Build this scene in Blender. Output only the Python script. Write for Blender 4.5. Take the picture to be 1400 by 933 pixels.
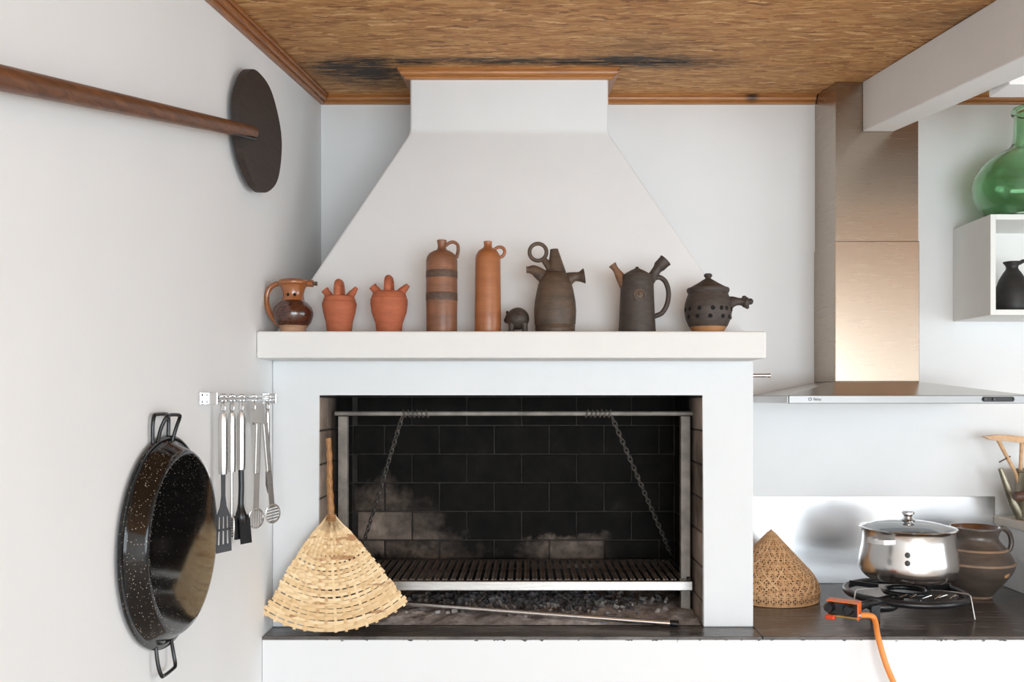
import bpy, bmesh, math, random
from mathutils import Vector, Matrix

for o in list(bpy.data.objects):
    bpy.data.objects.remove(o, do_unlink=True)
scn = bpy.context.scene
C = scn.collection
random.seed(7)

# ---------------------------------------------------------------- camera
EYE = 1.69                     # eye height (m); z values noted "rel" are relative to it
F = 1200.0                     # focal length in pixels of a 1400 px wide frame
VX, VY = 720.0, 545.0          # vanishing point of the depth axis
cam_d = bpy.data.cameras.new('camera')
cam = bpy.data.objects.new('camera', cam_d)
C.objects.link(cam)
cam.location = (0, 0, EYE)
cam.rotation_euler = (math.pi / 2, 0, 0)
cam_d.sensor_width = 36
cam_d.lens = F / 1400 * 36
cam_d.shift_x = -(VX - 700) / 1400
cam_d.shift_y = (VY - 466.5) / 1400
cam_d.clip_start = 0.05
scn.camera = cam

# ---------------------------------------------------------------- light and exposure
scn.view_settings.view_transform = 'Standard'
scn.view_settings.look = 'None'
scn.view_settings.gamma = 1
scn.view_settings.use_curve_mapping = False
scn.view_settings.exposure = 0.14

world = bpy.data.worlds.new('sky')
scn.world = world
world.use_nodes = True
wn = world.node_tree.nodes
wl = world.node_tree.links
bg = wn['Background']
sky = wn.new('ShaderNodeTexSky')
sky.sky_type = 'NISHITA'
sky.sun_disc = False
sky.sun_elevation = math.radians(48)
sky.sun_rotation = math.radians(20)
mixw = wn.new('ShaderNodeMix')
mixw.data_type = 'RGBA'
mixw.inputs['Factor'].default_value = 0.62
mixw.inputs['B'].default_value = (0.88, 0.955, 1.03, 1)
mulw = wn.new('ShaderNodeMix')
mulw.data_type = 'RGBA'
mulw.blend_type = 'MULTIPLY'
mulw.inputs['Factor'].default_value = 1.0
mulw.inputs['B'].default_value = (0.25, 0.25, 0.25, 1)
wl.new(sky.outputs[0], mulw.inputs['A'])
wl.new(mulw.outputs['Result'], mixw.inputs['A'])
wl.new(mixw.outputs['Result'], bg.inputs['Color'])
bg.inputs['Strength'].default_value = 1.2

def area(name, loc, rot, sx, sy, power, color=(1, 1, 1)):
    d = bpy.data.lights.new(name, 'AREA')
    d.shape = 'RECTANGLE'; d.size = sx; d.size_y = sy
    d.energy = power; d.color = color
    o = bpy.data.objects.new(name, d); C.objects.link(o)
    o.location = loc; o.rotation_euler = rot
    return o

# daylight entering through the glazed doors behind the camera and the window on the right
RY, RX = -3.4, 3.9
area('daylight_rear', (1.6, RY - 0.25, 1.28), (math.radians(90), 0, 0), 3.9, 2.2, 292, (0.85, 0.955, 1.03))
area('daylight_right', (RX + 0.25, 0.75, 1.55), (0, math.radians(90), 0), 1.5, 2.7, 68, (0.85, 0.955, 1.03))

# ---------------------------------------------------------------- helpers
def at(px, py, Y):
    s = F / Y
    return Vector(((px - VX) / s, Y, EYE + (VY - py) / s))

class MB:
    def __init__(self):
        self.bm = bmesh.new()
    def add(self, verts, faces):
        vs = [self.bm.verts.new(v) for v in verts]
        for f in faces:
            try:
                self.bm.faces.new([vs[i] for i in f])
            except ValueError:
                pass
        return self
    def hexa(self, p):   # 8 points: bottom 0-3 ccw, top 4-7
        return self.add(p, [(3, 2, 1, 0), (4, 5, 6, 7), (0, 1, 5, 4), (1, 2, 6, 5), (2, 3, 7, 6), (3, 0, 4, 7)])
    def box(self, x0, x1, y0, y1, z0, z1, bev=0.0, mat=None, seg=2):
        t = bmesh.new()
        p = [(x0, y0, z0), (x1, y0, z0), (x1, y1, z0), (x0, y1, z0), (x0, y0, z1), (x1, y0, z1), (x1, y1, z1), (x0, y1, z1)]
        vs = [t.verts.new(v) for v in p]
        for f in [(3, 2, 1, 0), (4, 5, 6, 7), (0, 1, 5, 4), (1, 2, 6, 5), (2, 3, 7, 6), (3, 0, 4, 7)]:
            t.faces.new([vs[i] for i in f])
        if bev > 0:
            bmesh.ops.bevel(t, geom=list(t.edges) + list(t.verts), offset=bev, segments=seg, affect='EDGES', profile=0.5)
        if mat is not None:
            bmesh.ops.transform(t, matrix=mat, verts=t.verts)
        self.merge(t)
        return self
    def merge(self, t):
        t.verts.index_update()
        base = [self.bm.verts.new(v.co) for v in t.verts]
        for f in t.faces:
            try:
                self.bm.faces.new([base[v.index] for v in f.verts])
            except ValueError:
                pass
        t.free()
    def lathe(self, prof, n=32, org=(0, 0, 0), mat=None, sx=1.0, sy=1.0):
        rows = []
        for r, z in prof:
            if r < 1e-6:
                rows.append([(0, 0, z)])
            else:
                rows.append([(r * math.cos(2 * math.pi * k / n) * sx, r * math.sin(2 * math.pi * k / n) * sy, z) for k in range(n)])
        o = Vector(org)
        vr = []
        for row in rows:
            l = []
            for p in row:
                q = Vector(p)
                if mat is not None: q = mat @ q
                l.append(self.bm.verts.new(q + o))
            vr.append(l)
        for a, b in zip(vr, vr[1:]):
            for k in range(n):
                k2 = (k + 1) % n
                if len(a) == 1 and len(b) == 1: continue
                if len(a) == 1: f = [a[0], b[k2], b[k]]
                elif len(b) == 1: f = [a[k], a[k2], b[0]]
                else: f = [a[k], a[k2], b[k2], b[k]]
                try: self.bm.faces.new(f)
                except ValueError: pass
        return self
    def tube(self, path, rad, n=10, cap=True, closed=False, flat=1.0):
        path = [Vector(p) for p in path]
        m = len(path)
        if not isinstance(rad, (list, tuple)): rad = [rad] * m
        rings = []
        up = None
        for i, p in enumerate(path):
            if closed:
                t = path[(i + 1) % m] - path[i - 1]
            else:
                t = path[min(i + 1, m - 1)] - path[max(i - 1, 0)]
            t.normalize()
            if up is None:
                up = Vector((0, 1, 0)) if abs(t.y) < 0.9 else Vector((1, 0, 0))
            a = t.cross(up)
            if a.length < 1e-6: a = t.cross(Vector((1, 0.1, 0)))
            a.normalize()
            b = a.cross(t).normalized()
            up = b
            rings.append([self.bm.verts.new(p + rad[i] * (math.cos(2 * math.pi * k / n) * a * flat + math.sin(2 * math.pi * k / n) * b)) for k in range(n)])
        pr = list(zip(rings, rings[1:]))
        if closed: pr.append((rings[-1], rings[0]))
        for a, b in pr:
            for k in range(n):
                k2 = (k + 1) % n
                self.bm.faces.new([a[k], a[k2], b[k2], b[k]])
        if cap and not closed:
            self.bm.faces.new(list(reversed(rings[0])))
            self.bm.faces.new(rings[-1])
        return self
    def prism(self, pts, vec):   # planar polygon swept along vec
        v = Vector(vec)
        n = len(pts)
        a = [self.bm.verts.new(Vector(p)) for p in pts]
        b = [self.bm.verts.new(Vector(p) + v) for p in pts]
        self.bm.faces.new(list(reversed(a)))
        self.bm.faces.new(b)
        for k in range(n):
            self.bm.faces.new([a[k], a[(k + 1) % n], b[(k + 1) % n], b[k]])
        return self
    def torus(self, R, r, org=(0, 0, 0), axis='z', n=40, m=10):
        pts = []
        for k in range(n):
            a = 2 * math.pi * k / n
            c, s = R * math.cos(a), R * math.sin(a)
            p = {'z': (c, s, 0), 'y': (c, 0, s), 'x': (0, c, s)}[axis]
            pts.append(Vector(p) + Vector(org))
        return self.tube(pts, r, m, closed=True)
    def sphere(self, c, rx, ry, rz, n=16, m=10, mat=None):
        prof = [(math.sin(math.pi * k / m), -math.cos(math.pi * k / m)) for k in range(m + 1)]
        M = Matrix.Diagonal((rx, ry, rz))
        if mat is not None: M = mat.to_3x3() @ M
        return self.lathe(prof, n, c, M)
    def build(self, name, mat, parent=None, smooth=None, loc=None):
        bmesh.ops.recalc_face_normals(self.bm, faces=self.bm.faces)
        me = bpy.data.meshes.new(name)
        self.bm.to_mesh(me); self.bm.free()
        o = bpy.data.objects.new(name, me)
        C.objects.link(o)
        if mat is not None: me.materials.append(mat)
        if smooth is not None:
            for p in me.polygons: p.use_smooth = True
            try:
                me.set_sharp_from_angle(angle=math.radians(smooth))
            except AttributeError:
                pass
        if parent is not None: o.parent = parent
        if loc is not None: o.location = loc
        return o

def tag(o, label=None, cat=None, group=None, kind=None):
    if label: o['label'] = label
    if cat: o['category'] = cat
    if group: o['group'] = group
    if kind: o['kind'] = kind
    return o

def empty(name, loc, label, cat, group=None, rz=0.0):
    o = bpy.data.objects.new(name, None)
    o.empty_display_size = 0.05
    C.objects.link(o)
    o.location = loc
    o.rotation_euler = (0, 0, rz)
    return tag(o, label, cat, group)

def arc(c, r0, r1, a0, a1, n, plane='xz'):
    out = []
    for k in range(n + 1):
        a = math.radians(a0 + (a1 - a0) * k / n)
        u, v = r0 * math.cos(a), r1 * math.sin(a)
        c_ = Vector(c)
        out.append(c_ + (Vector((u, 0, v)) if plane == 'xz' else Vector((0, u, v)) if plane == 'yz' else Vector((u, v, 0))))
    return out

def spline(pts, n=8):
    """Catmull-Rom through the points"""
    P = [Vector(p) for p in pts]
    P = [P[0] * 2 - P[1]] + P + [P[-1] * 2 - P[-2]]
    out = []
    for i in range(1, len(P) - 2):
        for k in range(n):
            t = k / n
            a, b, c, d = P[i - 1], P[i], P[i + 1], P[i + 2]
            out.append(0.5 * ((2 * b) + (c - a) * t + (2 * a - 5 * b + 4 * c - d) * t * t + (3 * b - a - 3 * c + d) * t ** 3))
    out.append(P[-2])
    return out

def lerp(a, b, n):
    return [a + (b - a) * k / (n - 1) for k in range(n)]

# ---------------------------------------------------------------- materials
def srgb(r, g, b):
    f = lambda c: ((c / 255 + 0.055) / 1.055) ** 2.4 if c > 10 else c / 255 / 12.92
    return (f(r), f(g), f(b), 1)

class NT:
    def __init__(self, name):
        self.m = bpy.data.materials.new(name)
        self.m.use_nodes = True
        self.t = self.m.node_tree
        self.n = self.t.nodes
        self.l = self.t.links
        self.b = self.n['Principled BSDF']
    def node(self, typ, **kw):
        n = self.n.new(typ)
        for k, v in kw.items():
            if k in n.inputs.keys() and not hasattr(n, k): n.inputs[k].default_value = v
            else: setattr(n, k, v)
        return n
    def coord(self, scale=(1, 1, 1), kind='Object', rot=(0, 0, 0)):
        tc = self.n.new('ShaderNodeTexCoord')
        mp = self.n.new('ShaderNodeMapping')
        mp.inputs['Scale'].default_value = scale
        mp.inputs['Rotation'].default_value = rot
        self.l.new(tc.outputs[kind], mp.inputs['Vector'])
        return mp.outputs[0]
    def noise(self, vec, scale, detail=4, rough=0.55, dist=0.0):
        n = self.n.new('ShaderNodeTexNoise')
        n.inputs['Scale'].default_value = scale
        n.inputs['Detail'].default_value = detail
        n.inputs['Roughness'].default_value = rough
        n.inputs['Distortion'].default_value = dist
        if vec is not None: self.l.new(vec, n.inputs['Vector'])
        return n.outputs['Fac']
    def vor(self, vec, scale, feature='F1', out='Distance', rnd=1.0):
        n = self.n.new('ShaderNodeTexVoronoi')
        n.feature = feature
        n.inputs['Scale'].default_value = scale
        n.inputs['Randomness'].default_value = rnd
        if vec is not None: self.l.new(vec, n.inputs['Vector'])
        return n.outputs[out]
    def ramp(self, fac, stops, interp='LINEAR'):
        n = self.n.new('ShaderNodeValToRGB')
        n.color_ramp.interpolation = interp
        e = n.color_ramp.elements
        while len(e) < len(stops): e.new(0.5)
        for el, (p, c) in zip(e, stops):
            el.position = p
            el.color = c if len(c) == 4 else (*c, 1)
        self.l.new(fac, n.inputs['Fac'])
        return n.outputs['Color']
    def math(self, op, a, b=None, c=None, clamp=False):
        n = self.n.new('ShaderNodeMath')
        n.operation = op
        n.use_clamp = clamp
        for i, v in enumerate((a, b, c)):
            if v is None: continue
            if isinstance(v, (int, float)): n.inputs[i].default_value = v
            else: self.l.new(v, n.inputs[i])
        return n.outputs[0]
    def mix(self, fac, a, b, mode='MIX'):
        n = self.n.new('ShaderNodeMix')
        n.data_type = 'RGBA'
        n.blend_type = mode
        for key, v in (('Factor', fac), ('A', a), ('B', b)):
            if isinstance(v, (int, float)): n.inputs[key].default_value = v
            elif isinstance(v, tuple): n.inputs[key].default_value = v
            else: self.l.new(v, n.inputs[key])
        return n.outputs['Result']
    def bump(self, h, strength=0.2, dist=0.01):
        n = self.n.new('ShaderNodeBump')
        n.inputs['Strength'].default_value = strength
        n.inputs['Distance'].default_value = dist
        self.l.new(h, n.inputs['Height'])
        self.l.new(n.outputs[0], self.b.inputs['Normal'])
    def set(self, color=None, rough=None, metal=None, **kw):
        for key, v in (('Base Color', color), ('Roughness', rough), ('Metallic', metal), *kw.items()):
            if v is None: continue
            if isinstance(v, (int, float, tuple)): self.b.inputs[key].default_value = v
            else: self.l.new(v, self.b.inputs[key])
        return self.m

def simple(name, col, rough=0.5, metal=0.0, var=0.12, scale=30, bump=0.0, stretch=(1, 1, 1), **kw):
    """one colour with fine procedural mottling"""
    t = NT(name)
    v = t.coord(stretch)
    n = t.noise(v, scale, 5)
    lo = tuple(c * (1 - var) for c in col[:3]) + (1,)
    hi = tuple(min(1, c * (1 + var)) for c in col[:3]) + (1,)
    c = t.ramp(n, [(0.3, lo), (0.7, hi)])
    if bump: t.bump(n, bump, 0.004)
    return t.set(c, rough, metal, **kw)

M = {}
def mk_plaster(name, col, sc=6):
    t = NT(name)
    v = t.coord()
    n1 = t.noise(v, sc, 5)
    n2 = t.noise(v, 60, 4)
    c = t.ramp(n1, [(0.3, tuple(x * 0.97 for x in col[:3]) + (1,)), (0.7, col)])
    h = t.math('ADD', t.math('MULTIPLY', n1, 0.8), t.math('MULTIPLY', n2, 0.12))
    t.bump(h, 0.25, 0.012)
    return t.set(c, 0.75)
M['wall'] = mk_plaster('white_wall_paint', (0.83, 0.83, 0.83, 1), 3)
M['plaster'] = mk_plaster('white_plaster', (0.83, 0.83, 0.83, 1), 5)
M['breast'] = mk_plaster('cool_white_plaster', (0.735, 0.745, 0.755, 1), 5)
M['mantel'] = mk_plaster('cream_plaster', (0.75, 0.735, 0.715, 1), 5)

def mk_base():
    t = NT('white_masonry_chipped')
    v = t.coord()
    n1 = t.noise(v, 5, 5)
    sep = t.n.new('ShaderNodeSeparateXYZ'); t.l.new(t.coord(), sep.inputs[0])
    # paint chipped off along the top edge of the masonry
    top = t.math('SUBTRACT', sep.outputs['Z'], EYE - 0.794 - 0.030)
    top = t.math('SUBTRACT', top, 0.004)
    edge = t.math('MULTIPLY', top, 1 / 0.014, clamp=True)
    nv = t.noise(t.coord((22, 22, 45)), 1.6, 3)
    m = t.math('GREATER_THAN', t.math('ADD', nv, t.math('MULTIPLY', edge, 0.24)), 0.80)
    m = t.math('MULTIPLY', m, t.math('GREATER_THAN', edge, 0.02))
    c = t.mix(m, (0.78, 0.785, 0.79, 1), (0.09, 0.09, 0.10, 1))
    t.bump(n1, 0.2, 0.01)
    return t.set(c, 0.7)
M['base'] = mk_base()

def mk_osb():
    t = NT('stained_strand_board')
    d = t.noise(t.coord((2, 6, 1)), 4, 3)
    tc = t.n.new('ShaderNodeTexCoord')
    mp = t.n.new('ShaderNodeMapping'); mp.inputs['Scale'].default_value = (11, 62, 10)
    t.l.new(tc.outputs['Object'], mp.inputs['Vector'])
    dn = t.n.new('ShaderNodeTexNoise'); dn.inputs['Scale'].default_value = 14; dn.inputs['Detail'].default_value = 3
    t.l.new(tc.outputs['Object'], dn.inputs['Vector'])
    def flakes(rot, sc, off):
        mp2 = t.n.new('ShaderNodeMapping'); mp2.vector_type = 'POINT'
        mp2.inputs['Rotation'].default_value = (0, 0, math.radians(rot)); mp2.inputs['Location'].default_value = (off, off * 0.7, 0)
        t.l.new(tc.outputs['Object'], mp2.inputs['Vector'])
        va = t.n.new('ShaderNodeVectorMath'); va.operation = 'MULTIPLY'; va.inputs[1].default_value = sc
        t.l.new(mp2.outputs[0], va.inputs[0])
        vb = t.n.new('ShaderNodeVectorMath'); vb.operation = 'MULTIPLY_ADD'; vb.inputs[1].default_value = (0.9, 2.2, 0)
        t.l.new(dn.outputs['Color'], vb.inputs[0]); t.l.new(va.outputs[0], vb.inputs[2])
        v = t.n.new('ShaderNodeTexVoronoi'); v.inputs['Scale'].default_value = 1.0
        t.l.new(vb.outputs[0], v.inputs['Vector'])
        return v.outputs['Color'], v.outputs['Distance']
    f1, d1 = flakes(9, (13, 70, 1), 0.0)
    f2, d2 = flakes(-14, (10, 52, 1), 3.1)
    sel = t.math('GREATER_THAN', t.noise(t.coord((9, 34, 1)), 2.0, 2), 0.52)
    flake = t.mix(sel, f1, f2)
    fd = t.math('ADD', t.math('MULTIPLY', d1, t.math('SUBTRACT', 1.0, sel)), t.math('MULTIPLY', d2, sel))
    grain = t.noise(t.coord((12, 160, 10)), 1.5, 4)
    sp = t.n.new('ShaderNodeSeparateColor'); t.l.new(flake, sp.inputs[0])
    base = t.ramp(sp.outputs['Red'], [(0.0, srgb(138, 86, 42)), (0.12, srgb(180, 124, 70)), (0.6, srgb(200, 146, 88)), (0.92, srgb(216, 166, 108)), (1.0, srgb(234, 190, 134))])
    g = t.ramp(grain, [(0.25, (0.72, 0.70, 0.68, 1)), (0.60, (1.0, 1.0, 1.0, 1))])
    col = t.mix(0.6, base, g, 'MULTIPLY')
    dark = t.ramp(fd, [(0.55, (1, 1, 1, 1)), (1.0, (0.55, 0.5, 0.45, 1))])
    col = t.mix(0.8, col, dark, 'MULTIPLY')
    # smoke and damp stains around the flue, each with its own outline
    sx = t.n.new('ShaderNodeSeparateXYZ'); t.l.new(tc.outputs['Object'], sx.inputs[0])
    X, Y = sx.outputs['X'], sx.outputs['Y']
    def blob(cx, cy, rx, ry, amp):
        a = t.math('POWER', t.math('MULTIPLY', t.math('SUBTRACT', X, cx), 1 / rx), 2.0)
        b = t.math('POWER', t.math('MULTIPLY', t.math('SUBTRACT', Y, cy), 1 / ry), 2.0)
        q = t.math('SUBTRACT', 1.0, t.math('SQRT', t.math('ADD', a, b)), clamp=True)
        return t.math('MULTIPLY', q, amp)
    s = t.math('ADD', blob(-0.60, 3.38, 0.30, 0.32, 1.9), blob(0.46, 3.22, 0.42, 0.13, 1.8))
    s = t.math('ADD', s, blob(-0.10, 3.20, 0.75, 0.075, 1.8))
    s = t.math('ADD', s, blob(0.40, 3.02, 0.28, 0.24, 0.6))
    s = t.math('ADD', s, blob(-0.75, 3.30, 0.30, 0.12, 0.8))
    s = t.math('ADD', s, blob(1.42, 2.70, 0.40, 0.20, 0.8))
    sn = t.noise(t.coord((7, 30, 1)), 1.6, 6, 0.7)
    s = t.math('MULTIPLY', s, t.ramp(sn, [(0.32, (0.0, 0.0, 0.0, 1)), (0.62, (1, 1, 1, 1))]), clamp=True)
    col = t.mix(s, col, srgb(44, 34, 25))
    t.bump(t.math('ADD', grain, fd), 0.35, 0.004)
    return t.set(col, 0.7)
M['osb'] = mk_osb()

def mk_wood(name, c0, c1, stretch, rough=0.45, knots=0.0, scale=1.0, bump=0.1):
    t = NT(name)
    v = t.coord(stretch)
    n = t.noise(v, 6 * scale, 6, 0.65, 0.6)
    n2 = t.noise(v, 30 * scale, 3)
    f = t.math('ADD', t.math('MULTIPLY', n, 0.75), t.math('MULTIPLY', n2, 0.25))
    c = t.ramp(f, [(0.32, c0), (0.66, c1)])
    if knots:
        k = t.vor(t.coord(), knots, 'F1', 'Distance')
        kk = t.ramp(k, [(0.03, (1, 1, 1, 1)), (0.10, (0, 0, 0, 1))])
        c = t.mix(kk, c, tuple(x * 0.25 for x in c0[:3]) + (1,))
    t.bump(f, bump, 0.004)
    return t.set(c, rough)
M['pine_x'] = mk_wood('varnished_pine_along_x', srgb(146, 90, 42), srgb(198, 136, 78), (1, 18, 18), 0.35, 2.6)
M['pine_y'] = mk_wood('varnished_pine_along_y', srgb(124, 74, 36), srgb(170, 108, 58), (18, 1, 18), 0.35, 2.6)
M['peel_handle'] = mk_wood('peel_handle_wood', srgb(62, 38, 24), srgb(128, 80, 50), (14, 1.6, 14), 0.42, 0)
M['peel_disc'] = mk_wood('charred_peel_wood', srgb(30, 22, 18), srgb(58, 42, 34), (2, 2, 14), 0.55, 0)
M['stick'] = mk_wood('peeled_stick', srgb(112, 70, 38), srgb(190, 138, 84), (9, 9, 3), 0.5, 0, 3)
M['tool_wood'] = mk_wood('light_tool_wood', srgb(182, 138, 96), srgb(222, 182, 140), (4, 8, 8), 0.5)
M['grip'] = mk_wood('dark_grip_wood', srgb(62, 42, 34), srgb(104, 72, 56), (3, 9, 9), 0.5)

def mk_cane(name, a, b, c_):
    t = NT(name)
    oi = t.n.new('ShaderNodeObjectInfo')
    n = t.noise(t.coord((30, 30, 30)), 1.2, 5)
    f = t.math('ADD', t.math('MULTIPLY', oi.outputs['Random'], 0.5), t.math('MULTIPLY', n, 0.5))
    c = t.ramp(f, [(0.12, c_), (0.34, a), (0.75, b)])
    # brown patches where the skin of the cane is left on
    p = t.noise(t.coord((5, 5, 26)), 1.3, 2)
    m = t.ramp(t.math('ADD', p, t.math('MULTIPLY', oi.outputs['Random'], 0.12)), [(0.68, (0, 0, 0, 1)), (0.74, (1, 1, 1, 1))])
    c = t.mix(m, c, c_)
    t.bump(n, 0.15, 0.002)
    return t.set(c, 0.55)
M['cane'] = mk_cane('split_cane', srgb(222, 186, 136), srgb(242, 214, 170), srgb(180, 134, 90))
M['bamboo'] = mk_cane('woven_bamboo', srgb(206, 158, 110), srgb(232, 194, 150), srgb(184, 134, 90))

def mk_openweave():
    t = NT('openwork_bamboo_weave')
    uv = t.n.new('ShaderNodeUVMap')
    mp = t.n.new('ShaderNodeMapping'); mp.inputs['Scale'].default_value = (1, 1, 1)
    t.l.new(uv.outputs[0], mp.inputs['Vector'])
    # small six-petal openings
    n = t.vor(mp.outputs[0], 1.0, 'F1', 'Distance', 0.0)
    tiny = t.vor(mp.outputs[0], 3.0, 'F1', 'Distance', 0.15)
    ring = t.math('MULTIPLY', t.math('GREATER_THAN', n, 0.10), t.math('LESS_THAN', n, 0.42))
    pet = t.math('LESS_THAN', tiny, 0.40)
    m = t.math('MULTIPLY', ring, pet)
    g = t.noise(t.coord((40, 40, 40)), 1.5, 4)
    c = t.ramp(g, [(0.3, srgb(192, 140, 92)), (0.7, srgb(222, 178, 130))])
    c = t.mix(m, c, srgb(52, 26, 13))
    t.bump(t.math('SUBTRACT', 1.0, m), 0.5, 0.003)
    return t.set(c, 0.6)
M['openweave'] = mk_openweave()

def mk_steel(name, col, rough, stretch=(2, 2, 90), var=0.06, rv=0.10):
    t = NT(name)
    n = t.noise(t.coord(stretch), 4, 4)
    c = t.ramp(n, [(0.3, tuple(x * (1 - var) for x in col[:3]) + (1,)), (0.7, col)])
    r = t.math('ADD', t.math('MULTIPLY', n, rv), rough - rv / 2)
    t.bump(n, 0.2 * rv, 0.001)
    return t.set(c, r, 1.0)
M['steel'] = mk_steel('brushed_steel', (0.58, 0.55, 0.51, 1), 0.25)
M['duct'] = mk_steel('duct_steel_reflected_brown', (0.44, 0.365, 0.295, 1), 0.27, (2, 2, 60), 0.02, 0.03)  # reflected brown of the wooden ceiling is put into the base colour
M['steel_x'] = mk_steel('brushed_steel_sheet', (0.72, 0.72, 0.73, 1), 0.30, (1.5, 1.5, 40), 0.015)
M['panel'] = mk_steel('hood_front_steel', (0.30, 0.30, 0.30, 1), 0.42, (4, 4, 4), 0.03)
M['chrome'] = mk_steel('polished_steel', (0.72, 0.71, 0.70, 1), 0.12, (4, 4, 4), 0.03)
M['satin'] = mk_steel('satin_handle_steel', (0.70, 0.68, 0.66, 1), 0.25, (4, 4, 60))
M['potsteel'] = mk_steel('pot_steel', (0.72, 0.70, 0.68, 1), 0.21, (30, 30, 3), 0.05)
M['rail'] = mk_steel('smoked_steel', (0.50, 0.47, 0.44, 1), 0.38, (3, 40, 40), 0.25)
M['postmetal'] = simple('sooty_iron', srgb(138, 130, 122), 0.6, 0.2, 0.3, 20)
M['bar'] = simple('greasy_grill_iron', srgb(122, 108, 98), 0.5, 0.3, 0.5, 9)
M['bar_dark'] = simple('blackened_iron', srgb(40, 36, 33), 0.7, 0.1, 0.4, 14)
M['black_iron'] = simple('black_enamel_iron', srgb(24, 24, 26), 0.32, 0.0, 0.3, 30)
M['black_plastic'] = simple('black_plastic', srgb(18, 18, 20), 0.3, 0.0, 0.2, 30)
M['grey_nylon'] = simple('grey_nylon', srgb(74, 76, 80), 0.4, 0.0, 0.1, 30)
M['wire'] = simple('black_wire', srgb(20, 20, 22), 0.25, 0.0, 0.2, 30)
M['chain'] = simple('sooty_chain', srgb(104, 98, 92), 0.45, 0.5, 0.3, 60)

def mk_speckle():
    t = NT('speckled_black_enamel')
    v = t.coord()
    d = t.vor(v, 330, 'F1', 'Distance')
    col = t.vor(v, 330, 'F1', 'Color')
    sp = t.n.new('ShaderNodeSeparateColor'); t.l.new(col, sp.inputs[0])
    patch = t.noise(v, 14, 2)
    keep = t.math('GREATER_THAN', t.math('ADD', sp.outputs['Red'], t.math('MULTIPLY', patch, 0.5)), 0.95)
    m = t.math('MULTIPLY', t.math('LESS_THAN', d, t.math('MULTIPLY', sp.outputs['Green'], 0.38)), keep)
    c = t.mix(m, (0.0045, 0.004, 0.004, 1), (0.42, 0.37, 0.31, 1))
    n = t.noise(v, 9, 2)
    t.bump(n, 0.06, 0.01)
    return t.set(c, 0.10)
M['enamel'] = mk_speckle()

def mk_brick(name, stops):
    t = NT(name)
    oi = t.n.new('ShaderNodeObjectInfo')
    tc = t.n.new('ShaderNodeTexCoord')
    va = t.n.new('ShaderNodeVectorMath'); va.operation = 'ADD'
    cr = t.n.new('ShaderNodeCombineXYZ')
    for i in range(3): t.l.new(t.math('MULTIPLY', oi.outputs['Random'], 7.0 + i * 3), cr.inputs[i])
    t.l.new(tc.outputs['Object'], va.inputs[0]); t.l.new(cr.outputs[0], va.inputs[1])
    n = t.noise(va.outputs[0], 9, 6, 0.65)
    n2 = t.noise(va.outputs[0], 40, 4)
    f = t.math('ADD', t.math('MULTIPLY', n, 0.8), t.math('MULTIPLY', n2, 0.2))
    c = t.ramp(f, stops)
    t.bump(f, 0.35, 0.006)
    return t.set(c, 0.75)
def mk_firebrick(YF, FBY, EYE):
    """brown firebrick, blackened by soot except for patches burnt clean near the fire bed and near the mouth"""
    t = NT('firebrick')
    oi = t.n.new('ShaderNodeObjectInfo')
    va = t.n.new('ShaderNodeVectorMath'); va.operation = 'ADD'
    tc = t.n.new('ShaderNodeTexCoord')
    t.l.new(tc.outputs['Object'], va.inputs[0]); t.l.new(oi.outputs['Location'], va.inputs[1])
    P = va.outputs[0]
    sx = t.n.new('ShaderNodeSeparateXYZ'); t.l.new(P, sx.inputs[0])
    X, Y, Z = sx.outputs
    wob = t.noise(P, 5.5, 5, 0.65); wob2 = t.noise(P, 7.3, 5, 0.65, 0.4)
    X = t.math('ADD', X, t.math('MULTIPLY', t.math('SUBTRACT', wob, 0.5), 0.45))
    Z = t.math('ADD', Z, t.math('MULTIPLY', t.math('SUBTRACT', wob2, 0.5), 0.32))
    n = t.noise(P, 9, 6, 0.65); n2 = t.noise(P, 3.2, 4, 0.6); n3 = t.noise(P, 45, 4)
    clean = t.ramp(t.math('ADD', t.math('MULTIPLY', n, 0.6), t.math('MULTIPLY', oi.outputs['Random'], 0.4)), [(0.25, srgb(166, 144, 128)), (0.75, srgb(205, 184, 168))])
    soot = t.ramp(n, [(0.35, srgb(12, 11, 10)), (0.62, srgb(26, 23, 21)), (0.78, srgb(46, 42, 39))])
    def blob(A, ca, ra, Bx, cb_, rb_, amp):
        a = t.math('POWER', t.math('MULTIPLY', t.math('SUBTRACT', A, ca), 1 / ra), 2.0)
        b = t.math('POWER', t.math('MULTIPLY', t.math('SUBTRACT', Bx, cb_), 1 / rb_), 2.0)
        return t.math('MULTIPLY', t.math('SUBTRACT', 1.0, t.math('SQRT', t.math('ADD', a, b)), clamp=True), amp)
    # mouth of the firebox stays cleaner
    m = t.math('MULTIPLY', t.math('SUBTRACT', YF + 0.30, Y), 3.6, clamp=True)
    back = t.math('GREATER_THAN', Y, FBY - 0.02)
    p = t.math('ADD', blob(X, -0.64, 0.26, Z, EYE - 0.52, 0.20, 1.0), blob(X, 0.16, 0.26, Z, EYE - 0.66, 0.11, 1.0))
    p = t.math('ADD', p, blob(X, -0.42, 0.30, Z, EYE - 0.64, 0.10, 0.8))
    p = t.math('MULTIPLY', p, t.math('MULTIPLY', back, t.math('MULTIPLY', t.math('ADD', n3, t.math('SUBTRACT', oi.outputs['Random'], 0.35)), 0.8)))
    m = t.math('ADD', m, p)
    m = t.math('MULTIPLY', m, t.ramp(n2, [(0.30, (0.25, 0.25, 0.25, 1)), (0.6, (1, 1, 1, 1))]), clamp=True)
    c = t.mix(m, soot, clean)
    t.bump(t.math('ADD', n, t.math('MULTIPLY', n3, 0.4)), 0.35, 0.006)
    return t.set(c, 0.85, **{'Specular IOR Level': 0.2})
YF_, FBY_ = 3.046, 3.659
M['firebrick'] = mk_firebrick(YF_, FBY_, EYE)
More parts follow.
